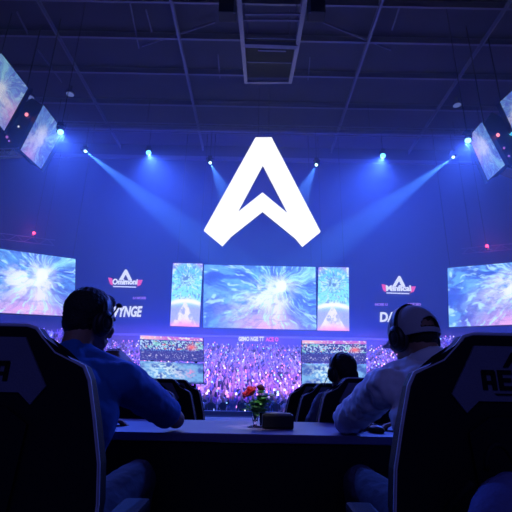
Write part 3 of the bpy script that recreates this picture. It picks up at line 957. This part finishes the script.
def make_chair(label, group):
    t = thing('gaming_chair', label, 'chair', (0, 0, 0), 0, group)
    # back shell: outline with thickness and rounded edge, seen from behind at y = 0
    bm = bmesh.new()
    a, b = prism(bm, full, 0, .05)
    es = [e for e in bm.edges if abs(e.verts[0].co.y-e.verts[1].co.y) < 1e-6]
    bmesh.ops.bevel(bm, geom=es, offset=.012, segments=3, affect='EDGES', profile=.6)
    obj('backrest', bm, M_black, t, False)
    bm = bmesh.new()
    pts = [(x*.992, .004, .74+(z-.74)*.992+.001) for x, z in full]
    add_tube(bm, pts, .005, 6, True); obj('piping', bm, M_pipe, t, True)
    for s_ in (-1, 1):   # side bolster toward the sitter
        bm = bmesh.new()
        add_capsule(bm, (.22*s_, .08, .50), .05, (.20*s_, .08, .86), .042); obj('bolster', bm, M_black, t, True)
    # light panel on the back
    pp = [(-.092, 1.060), (.092, 1.060), (.100, 1.045), (.162, .945), (.132, .903), (.100, .930), (-.100, .930), (-.132, .903), (-.162, .945), (-.100, 1.045)]
    bm = bmesh.new(); prism(bm, pp, -.006, .004); obj('back_panel', bm, M_panel, t)
    panel = t.children[-1]
    bm = bmesh.new()
    prism(bm, [(-.004, 1.045), (.004, 1.045), (.030, 1.009), (.017, 1.009), (0, 1.030), (-.017, 1.009), (-.030, 1.009)], -.0085, -.0055)
    obj('emblem', bm, M_ink, t)
    bm = bmesh.new(); cw, chh, sw = .0345, .047, .0115
    for q_, ch in enumerate('AERA'):
        x0 = -.086 + q_*.0398; z0 = .9555
        bars = {'A': [(0, 0, sw, chh*.93), (cw-sw, 0, cw, chh*.93), (.002, chh-.012, cw-.002, chh), (sw, .013, cw-sw, .0215)],
                'E': [(0, 0, sw, chh), (sw, 0, cw, .010), (sw, .0185, cw*.9, .0285), (sw, chh-.010, cw, chh)],
                'R': [(0, 0, sw, chh), (sw, chh-.010, cw-.002, chh), (cw-sw, .026, cw, chh-.002), (sw, .0175, cw-.003, .027), (cw-sw-.001, 0, cw, .0175)]}[ch]
        for (a0_, b0_, a1_, b1_) in bars: add_box(bm, (x0+(a0_+a1_)/2, -.0070, z0+(b0_+b1_)/2), (a1_-a0_, .0026, b1_-b0_))
    obj('lettering', bm, M_ink, t)
    bm = bmesh.new(); prism(bm, [(-.06, .948), (.05, .948), (.045, .944), (-.055, .944)], -.0085, -.0055); obj('underline', bm, M_ink, t)
    bm = bmesh.new(); prism(bm, [(-.135, .86), (-.08, .895), (.08, .895), (.135, .86), (.12, .62), (-.12, .62)], -.01, .003); obj('lumbar_panel', bm, M_black, t)
    # seat
    bm = bmesh.new(); add_box(bm, (0, .36, .43), (.54, .54, .11), None, .035); obj('seat', bm, M_black, t, True)
    for s_ in (-1, 1):
        bm = bmesh.new(); add_box(bm, (.31*s_, .26, .60), (.08, .27, .035), None, .012); obj('armrest', bm, M_black, t)
        bm = bmesh.new(); add_box(bm, (.31*s_, .26, .49), (.04, .07, .20)); add_box(bm, (.27*s_, .26, .39), (.12, .07, .03)); obj('armrest_post', bm, M_plast, t)
    bm = bmesh.new(); add_lathe(bm, [(.045, .07), (.045, .24), (.028, .24), (.028, .37), (.1, .375)], (0, .34, 0), 16); obj('gas_column', bm, M_metal, t)
    bm = bmesh.new()
    for k in range(5):
        a_ = 2*math.pi*k/5+.3; bar(bm, (0, .34, .10), (.3*math.cos(a_), .34+.3*math.sin(a_), .075), .04)
    obj('star_base', bm, M_plast, t)
    for k in range(5):
        a_ = 2*math.pi*k/5+.3; bm = bmesh.new()
        c_ = Vector((.3*math.cos(a_), .34+.3*math.sin(a_), .03)); tx = Vector((-math.sin(a_), math.cos(a_), 0))
        add_tube(bm, [c_-tx*.025, c_+tx*.025], .03, 12); obj('caster', bm, M_plast, t)
    return t


proto = make_chair('gaming chair with grey lettered back panel, behind the blue-shirted player, left edge', 'gaming chairs in the foreground')
proto.location = (-.662, 1.02, 0)
c = copy_tree(proto); c.location = (.640, 1.02, 0); c['label'] = 'gaming chair with grey lettered back panel, behind the capped player, right edge'
far = [(.640, 2.48, .92, .20, 'black gaming chair holding the smaller player beyond the table'),
       (.575, 3.10, .89, .22, 'empty black gaming chair just beyond the smaller player, second in the right row'),
       (.54, 3.70, .89, .24, 'empty black gaming chair farthest along the right row beyond the black box'),
       (-.715, 2.60, .90, -.12, 'empty black gaming chair beyond the bent elbow, nearest in the left row'),
       (-.70, 3.20, .90, -.15, 'empty black gaming chair in the middle of the left row'),
       (-.71, 3.80, .90, -.18, 'empty black gaming chair farthest along the left row, left of the roses')]
for (x, y, sc, rz, lab) in far:
    c = copy_tree(proto); c.location = (x, y, 0); c.scale = (sc, sc, sc); c.rotation_euler.z = rz; c['label'] = lab; c['group'] = 'gaming chairs beyond the table'

# ================================================================== TABLE
t = thing('table', 'long dark table with a black front panel across the foreground, roses on it', 'table', (0, 2.1, 0))
bm = bmesh.new(); add_box(bm, (0, 0, .745), (2.9, .6, .034), None, .005); obj('tabletop', bm, M_desk, t)
box_obj('front_panel', (0, -.275, .374), (2.8, .02, .70), M_deskf, t)
for x in (-1.36, 1.36):
    for y in (-.24, .26): box_obj('leg', (x, y, .364), (.05, .05, .728), M_metal, t)
TT = .762
# black box
p = W(278, 427, 2.0)
t = thing('tissue_box', 'small black box on the table, right of the roses', 'box', (p.x, 2.04, TT), .03)
bm = bmesh.new(); add_box(bm, (0, 0, .032), (.145, .09, .062), None, .008); obj('case', bm, M_box, t)
bm = bmesh.new(); add_box(bm, (0, 0, .0645), (.125, .07, .004), None, .0015); obj('lid', bm, M_plast, t)
bm = bmesh.new(); add_tube(bm, [(.028*math.cos(a)*1.4, .014*math.sin(a), .067) for a in [2*math.pi*k/18 for k in range(18)]], .0025, 6, True); obj('slot_rim', bm, M_pipe, t)

# vase and roses
p = W(252.5, 424, 2.06); vx, vy = p.x, 2.06
t = thing('glass_vase', 'slim clear glass vase on a round foot, holding the roses on the table', 'vase', (vx+.012, vy, TT))
bm = bmesh.new()
prof = [(.036, 0), (.038, .003), (.030, .006), (.008, .009), (.009, .018), (.013, .03), (.015, .06), (.018, .09), (.021, .105), (.0195, .105), (.0165, .09), (.0135, .06), (.0115, .032), (.003, .026)]
add_lathe(bm, prof, (0, 0, 0), 28); obj('bowl', bm, M_glass, t, True)
base = Vector((vx+.012, vy, TT))


def rose(head, r, m, label, tilt):
    """a rose: spiral petals, sepals, stem and leaves"""
    t = thing('rose', label, 'flower', base+Vector((0, 0, .03)), 0, 'roses in the vase')
    head = Vector(head)
    q = Vector(tilt).normalized().to_track_quat('Z', 'Y').to_matrix()
    bm = bmesh.new()
    for k in range(16):
        a = k*2.4; rad = r*(.15+.85*k/15); hh = r*(1.5-.8*k/15); op = .25+.75*k/15
        rows = []
        for i in range(5):
            tt = i/4; row = []
            for j in range(5):
                s_ = (j/4-.5)*1.7
                rr = rad*(.35+.65*math.sin(tt*math.pi*.62))*(1+.25*op*tt*tt)
                zz = hh*tt - .15*r*abs(s_)*tt
                row.append(bm.verts.new(head + q @ Vector((rr*math.cos(a+s_), rr*math.sin(a+s_), zz-r*.5))))
            rows.append(row)
        for i in range(4):
            for j in range(4): bm.faces.new((rows[i][j], rows[i][j+1], rows[i+1][j+1], rows[i+1][j]))
    o = obj('petals', bm, m, t, True)
    sm = o.modifiers.new('thick', 'SOLIDIFY'); sm.thickness = .0012
    bm = bmesh.new()
    p0 = Vector((0, 0, 0)); p2 = head - q @ Vector((0, 0, r*.5)); p1 = p0.lerp(p2, .5)+Vector((0, 0, .015))
    add_tube(bm, [p0*(1-s)**2+p1*2*s*(1-s)+p2*s*s for s in [i/8 for i in range(9)]], .0028, 7); obj('stem', bm, M_stem, t, True)
    return t


def leafcluster(name, label, pts, seed):
    t = thing(name, label, 'greenery', base+Vector((0, 0, .03))); rr = random.Random(seed)
    st_ = bmesh.new(); lf = bmesh.new()
    for (tip, n) in pts:
        tip = Vector(tip); mid = tip*.5+Vector((0, 0, .02))
        cur = [mid*2*s*(1-s)+tip*s*s for s in [i/8 for i in range(9)]]
        add_tube(st_, cur, .0018, 6)
        for k in range(n):
            s = .42+.58*(k+1)/n; p_ = mid*2*s*(1-s)+tip*s*s
            a = rr.uniform(0, 2*math.pi); d = Vector((math.cos(a), math.sin(a)*.9, rr.uniform(-.3, .7))).normalized(); L = rr.uniform(.026, .046); wd = L*.36
            x, y, z = frame_of(d); prev = None
            for i in range(6):
                u = i/5; ww = wd*math.sin(math.pi*min(.98, max(.03, u)))**.8; c_ = p_+d*L*u+Vector((0, 0, -.006*u*u))
                row = (lf.verts.new(c_-x*ww+y*.002), lf.verts.new(c_), lf.verts.new(c_+x*ww+y*.002))
                if prev:
                    lf.faces.new((prev[0], prev[1], row[1], row[0])); lf.faces.new((prev[1], prev[2], row[2], row[1]))
                prev = row
    obj('stem', st_, M_stem, t, True); o = obj('leaves', lf, M_leaf, t, True)
    sm = o.modifiers.new('thick', 'SOLIDIFY'); sm.thickness = .0008
    return t


def off_(px, py, dy=0):
    return W(px, py, vy+dy) - base - Vector((0, 0, .03))


rose(off_(251, 391.5, .0), .031, M_petal, 'bright red rose, largest bloom, leaning left in the glass vase', (-.55, -.25, .8))
rose(off_(245.5, 394.5, .02), .019, M_petal, 'small red rose bud at the left of the vase bouquet', (-.9, -.1, .4))
rose(off_(260.5, 388, .02), .021, M_petal2, 'dark red rose at the top right of the vase bouquet', (.3, -.1, .9))
leafcluster('greenery_spray', 'bushy green foliage at the right of the red roses in the vase',
            [(off_(263, 390, .01), 16), (off_(267.5, 394, -.01), 16), (off_(269, 400, .0), 14), (off_(262, 396, .02), 14), (off_(264, 403, .0), 12), (off_(259, 400, 0), 10), (off_(256, 402, -.02), 12), (off_(260, 408, -.03), 10), (off_(255, 410, -.02), 8), (off_(266, 398, .03), 14)], 3)
leafcluster('fern_sprig', 'thin pale green sprig hanging at the left of the vase', [(off_(247, 407, 0), 8), (off_(251, 402, -.01), 8), (off_(254, 406, .01), 7)], 5)
# glass tumbler behind the black box
p = W(264.5, 427, 2.10)
t = thing('water_glass', 'small clear ribbed tumbler on the table between the vase and the black box', 'glass', (p.x-.006, 2.11, TT))
bm = bmesh.new()
add_lathe(bm, [(.016, 0), (.017, .002), (.020, .062), (.0185, .062), (.0155, .006), (.001, .005)], (0, 0, 0), 24); obj('tumbler', bm, M_glass, t, True)
for k in range(3):
    bm = bmesh.new(); rr = .0185+.0009*k; add_tube(bm, [(rr*math.cos(a), rr*math.sin(a), .015+.014*k) for a in [2*math.pi*i/20 for i in range(20)]], .0012, 5, True); obj('rib', bm, M_glass, t, True)
# mouse
p = W(376, 425, 1.93)
t = thing('computer_mouse', 'small dark computer mouse on the table beside the white sleeve', 'mouse', (p.x, 1.93, TT), .4)
bm = bmesh.new(); add_ell(bm, (0, 0, .012), (.028, .048, .020), None, 20, 12)
for v in bm.verts: v.co.z = max(v.co.z, 0)
obj('shell', bm, M_plast, t, True)
bm = bmesh.new(); add_tube(bm, [(-.004, .02, .031), (.004, .02, .031)], .005, 10); obj('scroll_wheel', bm, M_wheel if 'M_wheel' in globals() else M_pipe, t)

# ================================================================== PEOPLE


def hand_shapes(bm, wrist, d, n, thumb, curl=(25, 35, 25), sc=1.0):
    """palm with four bent fingers and a side thumb. d: toward the fingers, n: the way the palm faces, thumb: side of the thumb"""
    d = Vector(d).normalized(); n = Vector(n); n = (n-d*n.dot(d)).normalized(); s_ = Vector(thumb); s_ = (s_-d*s_.dot(d)-n*s_.dot(n)).normalized()
    wrist = Vector(wrist)
    for k, (o_, L, fl) in enumerate(((.031, .088, .95), (.0105, .092, 1.05), (-.0105, .088, .98), (-.030, .080, .78))):
        kn = wrist+d*L*sc+s_*o_*sc
        add_capsule(bm, wrist+d*.01+s_*o_*.55*sc, .014*sc, kn, .0115*sc, 10, 3)
        p_ = kn; dd = d.copy(); ax = d.cross(n).normalized()
        for q_, (ln, ang) in enumerate(zip((.042, .027, .021), curl)):
            dd = (Matrix.Rotation(R(ang), 3, ax) @ dd).normalized()
            p2 = p_+dd*ln*fl*sc; add_capsule(bm, p_, (.0098-.0009*q_)*sc, p2, (.0089-.0009*q_)*sc, 9, 3); p_ = p2
    b_ = wrist+d*.022+s_*.022*sc; t1 = b_+(s_*.8+d*.65+n*.25).normalized()*.042*sc; t2 = t1+(s_*.3+d*.9+n*.4).normalized()*.03*sc; t3 = t2+(d*.95+n*.45-s_*.1).normalized()*.024*sc
    add_capsule(bm, b_, .016*sc, t1, .0125*sc, 10, 3); add_capsule(bm, t1, .0115*sc, t2, .0105*sc, 10, 3); add_capsule(bm, t2, .0105*sc, t3, .009*sc, 10, 3)


def head_rot(yaw, pitch, roll=0):
    return Euler((pitch, roll, yaw), 'XYZ').to_matrix() if False else (Matrix.Rotation(yaw, 3, 'Z') @ Matrix.Rotation(pitch, 3, 'X') @ Matrix.Rotation(roll, 3, 'Y'))


def head_shapes(bm, hc, HR, k=1.0):
    def L(x, y, z): return hc + HR @ Vector((x, y, z))*k
    add_ell(bm, L(0, -.012, .022), (.076*k, .095*k, .090*k), HR)
    add_ell(bm, L(0, .012, -.03), (.066*k, .078*k, .078*k), HR)
    add_capsule(bm, L(-.030, .045, -.082), .026*k, L(.030, .045, -.082), .026*k)       # jaw
    add_ell(bm, L(0, .074, -.098), (.022*k, .018*k, .018*k), HR)                       # chin
    add_capsule(bm, L(0, .088, .0), .009*k, L(0, .108, -.035), .013*k)                # nose
    for s_ in (-1, 1):
        add_ell(bm, L(.014*s_, .097, -.037), (.009*k, .011*k, .008*k), HR)
        add_capsule(bm, L(.012*s_, .086, .020), .010*k, L(.045*s_, .072, .020), .010*k)   # brow
        add_ell(bm, L(.045*s_, .062, -.03), (.022*k, .02*k, .022*k), HR)               # cheek
        add_ell(bm, L(.078*s_, -.004, -.012), (.010*k, .022*k, .033*k), HR)            # ear
        add_capsule(bm, L(.083*s_, -.018, .012), .006*k, L(.086*s_, -.016, -.02), .005*k)
    add_capsule(bm, L(-.018, .088, -.062), .007*k, L(.018, .088, -.062), .007*k)       # lips
    add_capsule(bm, L(-.015, .086, -.073), .008*k, L(.015, .086, -.073), .008*k)


def limb(bm, pts, rs, n=14):
    for i in range(len(pts)-1): add_capsule(bm, pts[i], rs[i], pts[i+1], rs[i+1], n)


def torso(bm, J, g, low=True):
    hip, chest, neck = J['hip'], J['chest'], J['neck']
    sl, sr = J['shL'], J['shR']
    ax = (sr-sl).normalized(); up = (neck-hip).normalized(); fwd = up.cross(ax).normalized()*-1
    up = ax.cross(fwd)*1.0
    rot = Matrix((ax, fwd, up)).transposed()
    if rot.determinant() < 0: rot = Matrix((ax, -fwd, up)).transposed()
    if low: add_ell(bm, hip, (.165+g, .125+g, .13+g), rot)
    add_ell(bm, hip.lerp(chest, .5), (.148+g, .108+g, .17+g), rot)
    add_ell(bm, chest, (.168+g, .118+g, .18+g), rot)
    add_capsule(bm, sl, .056+g, chest.lerp(neck, .45), .085+g); add_capsule(bm, sr, .056+g, chest.lerp(neck, .45), .085+g)
    add_capsule(bm, sl+Vector((0, 0, .005)), .048+g, neck-Vector((0, 0, .02)), .046+g); add_capsule(bm, sr+Vector((0, 0, .005)), .048+g, neck-Vector((0, 0, .02)), .046+g)


def person(label, J, skin, top_m, trous_m, sleeve, hand_args, k=1.0, hair=True, voxel=.0055, hk=1):
    J = {a: (Vector(b) if isinstance(b, (tuple, Vector)) else b) for a, b in J.items()}
    HR = head_rot(J['yaw'], J['pitch'], J.get('roll', 0)); hc = J['head']
    bm = bmesh.new()
    torso(bm, J, -.012)
    limb(bm, [J['chest'].lerp(J['neck'], .6), J['neck'], hc+HR @ Vector((0, -.03, -.05))], [.06, .054, .054])
    head_shapes(bm, hc, HR, k)
    for s_ in 'LR':
        limb(bm, [J['sh'+s_], J['sh'+s_].lerp(J['el'+s_], .5), J['el'+s_], J['el'+s_].lerp(J['wr'+s_], .35), J['wr'+s_]], [.050, .046, .038, .038, .026])
        limb(bm, [J['hp'+s_], J['kn'+s_], J['kn'+s_].lerp(J['an'+s_], .35), J['an'+s_]], [.085, .055, .054, .036])
        a_ = J['an'+s_]; fd = J.get('foot', Vector((0, 1, 0)))
        add_capsule(bm, a_-Vector((0, 0, .035))-fd*.03, .034, a_+fd*.14-Vector((0, 0, .055)), .026)
        hand_shapes(bm, J['wr'+s_], *hand_args[s_])
    off = hc.copy(); off.z = 0
    body = link('person', fuse('person_body', bm, voxel, 4), skin)
    tag(body, label, 'person')
    # eyes
    for s_ in (-1, 1):
        bm = bmesh.new(); add_ell(bm, hc + HR @ Vector((.030*s_, .074, .002))*k, (.013, .013, .011), HR, 12, 8); e_ = obj('eye', bm, M_eye, body, True)
        bm = bmesh.new(); add_ell(bm, hc + HR @ Vector((.030*s_, .0845, .001))*k, (.0055, .0035, .0055), HR, 12, 8); obj('iris', bm, M_hair, e_, True)
    # top
    bm = bmesh.new(); torso(bm, J, .012)
    limb(bm, [J['chest'].lerp(J['neck'], .7), J['neck']-Vector((0, 0, .012))], [.075, .064])
    for s_ in 'LR':
        g = .013 if sleeve >= 1 else .014
        sh, el, wr = J['sh'+s_], J['el'+s_], J['wr'+s_]
        if sleeve >= 1: limb(bm, [sh, sh.lerp(el, .5), el, el.lerp(wr, .9)], [.058+g, .054+g, .046+g, .032+g*.8])
        else: limb(bm, [sh, sh.lerp(el, sleeve)], [.058+g, .05+g])
    link('long_sleeved_shirt' if sleeve >= 1 else 't_shirt', fuse('shirt_mesh', bm, .0075, 5, (.012 if sleeve >= 1 else .005), .06), top_m, body)
    # trousers and shoes
    bm = bmesh.new()
    ax = (J['shR']-J['shL']).normalized()
    add_ell(bm, J['hip']-Vector((0, 0, .02)), (.182, .142, .12))
    for s_ in 'LR': limb(bm, [J['hp'+s_], J['kn'+s_], J['kn'+s_].lerp(J['an'+s_], .35), J['an'+s_].lerp(J['kn'+s_], .1)], [.10, .072, .068, .055])
    link('trousers', fuse('trouser_mesh', bm, .009, 4, .004, .06), trous_m, body)
    for s_ in 'LR':
        bm = bmesh.new(); a_ = J['an'+s_]; fd = J.get('foot', Vector((0, 1, 0)))
        add_capsule(bm, a_-fd*.03-Vector((0, 0, .035)), .046, a_+fd*.15-Vector((0, 0, .05)), .036)
        for v in bm.verts: v.co.z = max(v.co.z, .004)
        obj('shoe', bm, M_plast, body, True)
    if hair:
        bm = bmesh.new()

        def L(x, y, z): return hc + HR @ Vector((x, y, z))*k
        add_ell(bm, L(0, -.020, .032), (.083*k*hk, .096*k*hk, .092*k*hk), HR)
        add_ell(bm, L(0, -.040, -.015), (.062*k, .070*k, .070*k), HR)
        if hk == 1: add_ell(bm, L(0, .035, .085), (.055*k, .05*k, .03*k), HR)
        link('hair', fuse('hair_mesh', bm, .005, 3, .003, .012), M_hair, body)
    return body, hc, HR


def headset(label, hc, HR, k=1.0, mic=None, grow=0):
    t = thing('headset', label, 'headset', hc); t.rotation_euler = HR.to_euler()
    rx, rz = (.087+grow)*k, (.118+grow)*k
    bm = bmesh.new(); rings = []
    for i in range(25):
        a = math.pi*i/24; c_ = Vector((rx*math.cos(a), -.008, -.005+rz*math.sin(a))); nrm = Vector((math.cos(a), 0, math.sin(a)))
        w, th = .019, .006
        rings.append([c_+nrm*th+Vector((0, w, 0)), c_+nrm*th-Vector((0, w, 0)), c_-nrm*th-Vector((0, w, 0)), c_-nrm*th+Vector((0, w, 0))])
    ring_loft(bm, rings); obj('headband', bm, M_plast, t, True)
    for s_ in (-1, 1):
        bm = bmesh.new()
        prof = [(.001, .034), (.030, .034), (.040, .026), (.043, .012), (.043, 0)]
        n = 24; rg = []
        for r_, h_ in [(.043, 0), (.043, .012), (.040, .020), (.030, .025), (.002, .027)]:
            rg.append([Vector((s_*(rx-.012+h_), -.006+r_*.85*math.cos(2*math.pi*j/n), -.018+r_*1.12*math.sin(2*math.pi*j/n))) for j in range(n)])
        ring_loft(bm, rg); obj('ear_cup', bm, M_plast, t, True)
        bm = bmesh.new()
        add_tube(bm, [(s_*(rx-.015), -.006+.030*math.cos(2*math.pi*j/24), -.018+.040*math.sin(2*math.pi*j/24)) for j in range(24)], .011, 8, True)
        obj('ear_cushion', bm, M_cush, t, True)
        bm = bmesh.new(); add_tube(bm, [(s_*(rx+.014), -.006+.022*math.cos(2*math.pi*j/24), -.018+.028*math.sin(2*math.pi*j/24)) for j in range(24)], .0018, 6, True); obj('trim_ring', bm, M_metal, t, True)
    if mic:
        bm = bmesh.new(); s_ = mic[0]
        add_tube(bm, [Vector((s_*(rx+.02), -.006, -.018))+Vector(p_) for p_ in mic[1]], .0028, 6); obj('microphone_boom', bm, M_plast, t, True)
        bm = bmesh.new(); e = Vector((s_*(rx+.02), -.006, -.018))+Vector(mic[1][-1]); add_ell(bm, e, (.010, .013, .009)); obj('microphone_tip', bm, M_plast, t, True)
    return t


# --- blue-shirted player (left)
J = dict(hip=(-.595, 1.27, .55), chest=(-.615, 1.38, .85), neck=(-.648, 1.49, 1.065), head=(-.634, 1.55, 1.183), yaw=R(-27), pitch=R(-8),
         shL=(-.81, 1.42, .975), shR=(-.462, 1.48, .962), elL=(-.96, 1.86, .805), wrL=(-.74, 1.99, .79),
         elR=(-.335, 1.88, .805), wrR=(-.505, 1.71, 1.012), hpL=(-.69, 1.28, .53), hpR=(-.51, 1.29, .53), knL=(-.72, 1.69, .59), knR=(-.435, 1.70, .605),
         anL=(-.74, 1.62, .09), anR=(-.48, 1.64, .09))
hands_ = {'L': ((.9, .35, 0), (0, 0, -1), (.3, -1, 0), (15, 20, 15)), 'R': ((-.50, -.50, .55), (-.5, .3, -.6), (.0, .5, .8), (50, 70, 50), .95)}
man1, hc1, HR1 = person('person in dark blue t-shirt seen from behind, chin on hand, wearing a headset', J, M_skin, M_tee, M_trous, .78, hands_)
headset('black over-ear headset with raised microphone on the blue-shirted player', hc1, HR1, 1.0, (1, [(.0, .0, .02), (.004, .012, .045), (.008, .018, .065), (.012, .02, .072)]), 0)

# --- capped player (right)
J = dict(hip=(.595, 1.27, .55), chest=(.625, 1.37, .83), neck=(.632, 1.48, 1.05), head=(.604, 1.55, 1.147), yaw=R(24), pitch=R(-12), roll=R(0),
         shL=(.475, 1.49, .962), shR=(.81, 1.41, .965), elL=(.405, 1.875, .815), wrL=(.485, 2.03, .80),
         elR=(.95, 1.87, .81), wrR=(.75, 2.0, .80), hpL=(.515, 1.29, .53), hpR=(.70, 1.28, .53), knL=(.415, 1.70, .60), knR=(.74, 1.69, .59),
         anL=(.46, 1.64, .09), anR=(.77, 1.62, .09))
hands_ = {'R': ((-.9, .35, -.05), (0, 0, -1), (-.3, -1, 0), (15, 25, 20)), 'L': ((.6, .55, -.08), (0, 0, -1), (.8, -.6, 0), (15, 20, 15), .95)}
man2, hc2, HR2 = person('person in white long-sleeved shirt and pale cap seen from behind, elbow on the table', J, M_skin, M_shirt, M_trous, 1, hands_, .93, hk=.90)
headset('black over-ear headset worn over the pale cap', hc2, HR2, .97, None, .004)
bm = bmesh.new()
nk = Vector((.626, 1.484, 1.050)); ax_ = (HR2 @ Vector((0, .25, 1))).normalized(); q_ = ax_.to_track_quat('Z', 'Y').to_matrix(); rg = []
for r_, h_ in ((.072, -.030), (.067, .010), (.063, .022), (.060, .021), (.062, .0), (.066, -.030)):
    rg.append([nk + q_ @ Vector((r_*math.cos(2*math.pi*j/32), r_*1.02*math.sin(2*math.pi*j/32), h_)) for j in range(32)])
ring_loft(bm, rg, False, True); obj('collar', bm, M_shirt, man2, True)
# cap: crown shell with an arched opening at the back, strap, visor, button
bm = bmesh.new(); k = 1.0
nu, nv = 120, 50; vr = []
for j in range(nv+1):
    ph = math.pi/2*(1-j/nv) - R(14)*(j/nv)
    row = []
    for i in range(nu):
        a = 2*math.pi*i/nu
        row.append(bm.verts.new((.087*math.cos(ph)*math.cos(a), -.010+.102*math.cos(ph)*math.sin(a), .012+.100*math.sin(ph)*(1 if ph > 0 else 1.3))))
    vr.append(row)
for j in range(nv):
    for i in range(nu):
        a = 2*math.pi*(i+.5)/nu; back = abs(((a-1.5*math.pi+math.pi) % (2*math.pi))-math.pi); h_ = (j+.5)/nv
        if .70 < h_ < .93 and (back/R(32))**2+((h_-.93)/.23)**2 < 1: continue
        bm.faces.new((vr[j][i], vr[j][(i+1) % nu], vr[j+1][(i+1) % nu], vr[j+1][i]))
bmesh.ops.remove_doubles(bm, verts=bm.verts[:], dist=.0004)
mt = Matrix.Translation(hc2) @ HR2.to_4x4() @ Matrix.Scale(.97, 4)
bm.transform(Matrix.Translation(hc2) @ HR2.to_4x4() @ Matrix.Scale(.97, 4)); cap = obj('cap', bm, M_cap, man2, True); sd = cap.modifiers.new('thick', 'SOLIDIFY'); sd.thickness = .003; sd.offset = 1
bm = bmesh.new(); rows = []
for i in range(21):
    a = R(38+104*i/20); row = []
    for j in range(6):
        s_ = j/5; bulge = s_*.06*math.sin(math.pi*i/20)**.6
        row.append(bm.verts.new((.090*math.cos(a)*(1+.02*s_), -.012+.106*math.sin(a)+bulge, .012-.004*s_-.028*(math.cos(a)**2)*s_-.012)))
    rows.append(row)
for i in range(20):
    for j in range(5): bm.faces.new((rows[i][j], rows[i][j+1], rows[i+1][j+1], rows[i+1][j]))
bm.transform(mt); v_ = obj('cap_visor', bm, M_cap, man2, True); sd = v_.modifiers.new('thick', 'SOLIDIFY'); sd.thickness = .004

# --- smaller seated player beyond the table
J = dict(hip=(.62, 2.76, .50), chest=(.61, 2.80, .74), neck=(.605, 2.78, .935), head=(.595, 2.80, 1.045), yaw=R(28), pitch=R(-8),
         shL=(.46, 2.80, .84), shR=(.78, 2.78, .84), elL=(.40, 2.98, .64), wrL=(.44, 3.20, .66), elR=(.86, 2.92, .62), wrR=(.74, 3.16, .66),
         hpL=(.54, 2.80, .50), hpR=(.70, 2.80, .50), knL=(.50, 3.22, .52), knR=(.72, 3.22, .52), anL=(.50, 3.18, .09), anR=(.72, 3.18, .09))
hands_ = {'R': ((-.5, .6, -.1), (0, 0, -1), (-.6, -.6, 0), (25, 35, 25)), 'L': ((.3, .8, -.1), (0, 0, -1), (.8, -.3, 0), (25, 35, 25))}
man3, hc3, HR3 = person('person with dark hair in grey top, seated in the far chair before the right displays', J, M_skin, M_grey, M_trous, 1, hands_, 1.02, True, .007)
headset('black over-ear headset on the smaller dark-haired player', hc3, HR3, 1.06, (-1, [(0, 0, 0), (0, .03, -.02), (.01, .07, -.045), (.03, .10, -.055)]), .004)

# ================================================================== BACKPACK hanging on the right chair
bc = Vector((.505, .86, .115))
t = thing('backpack', 'rounded dark blue backpack hanging low behind the right gaming chair, bottom right corner', 'bag', bc)
bm = bmesh.new()
add_ell(bm, (0, 0, .48), (.11, .08, .215)); add_ell(bm, (0, 0, .36), (.115, .085, .16)); add_ell(bm, (0, 0, .56), (.105, .075, .13))
link('pack_body', fuse('pack', bm, .008, 5, .004, .06), M_bag, t)
bm = bmesh.new(); add_ell(bm, (0, -.085, .38), (.10, .04, .11)); link('front_pocket', fuse('pocket', bm, .007, 3), M_bag, t)
bm = bmesh.new(); add_tube(bm, [(.03*math.cos(a), .04, .685+.05*math.sin(a)) for a in [math.pi*i/12 for i in range(13)]], .006, 8); obj('carry_loop', bm, M_black, t, True)
for s_ in (-1, 1):
    bm = bmesh.new(); add_tube(bm, [(.05*s_, .06, .66), (.08*s_, .12, .60), (.09*s_, .12, .4), (.08*s_, .07, .28)], .010, 8); obj('shoulder_strap', bm, M_black, t, True)

# ================================================================== HAZE AND LIGHT
pin = Vector((vx, 1.2, 6.5)); spot(pin, (Vector((vx, vy, .88))-pin).normalized(), 1200, 2.6, (1, .95, .95), .5, 0, 'added_rose_spot')  # unseen narrow white lamp, added to bring out the red of the roses
bm = bmesh.new(); add_box(bm, (0, 33.35, 17.2), (83.6, 40.7, 37.2))
hz = obj('haze', bm, None)
m = bpy.data.materials.new('arena_haze'); m.use_nodes = True; nt = m.node_tree; nt.nodes.clear()
vsn = nt.nodes.new('ShaderNodeVolumeScatter'); vsn.inputs['Color'].default_value = (.9, .93, 1, 1); vsn.inputs['Density'].default_value = .0065; vsn.inputs['Anisotropy'].default_value = 0.0
on = nt.nodes.new('ShaderNodeOutputMaterial'); nt.links.new(vsn.outputs[0], on.inputs['Volume']); hz.data.materials.append(m)
tag(hz, 'blue-lit stage haze filling the hall beyond the stage', 'haze', None, 'stuff')

w = bpy.data.worlds.new('world'); S.world = w; w.use_nodes = True
w.node_tree.nodes['Background'].inputs[0].default_value = (.07, .08, .60, 1); w.node_tree.nodes['Background'].inputs[1].default_value = .03


def area(name, loc, aim, size, power, colr, spread=180):
    l = bpy.data.lights.new(name, 'AREA'); l.energy = power; l.color = colr; l.shape = 'RECTANGLE'; l.size, l.size_y = size; l.spread = R(spread)
    o = bpy.data.objects.new(name, l); C.objects.link(o); o.location = loc
    o.rotation_euler = (Vector(aim)-Vector(loc)).to_track_quat('-Z', 'Y').to_euler(); return o


# blue wash over the back wall and the air in front of it
area('wall_wash', (0, 46, 33), (0, 54, 10), (60, 1.5), 8000, (.035, .06, 1))
area('wall_wash', (0, 50.8, 5.2), (0, 54, 10), (76, .6), 10500, (.06, .075, 1))
# violet concert wash on the stands
area('crowd_wash', (0, 13.6, 2.6), (0, 34, 1.4), (40, .6), 1700, (.46, .20, 1), 22)
# unseen lamps added here: low back light for rims, dim fill from behind
area('added_rim_backlight', (0, 9, 7.5), (0, 2, .8), (8, 1), 300, (.11, .12, 1))
area('added_rear_fill', (0, -4, 5), (0, 1.5, .8), (6, 3), 60, (.19, .21, 1))
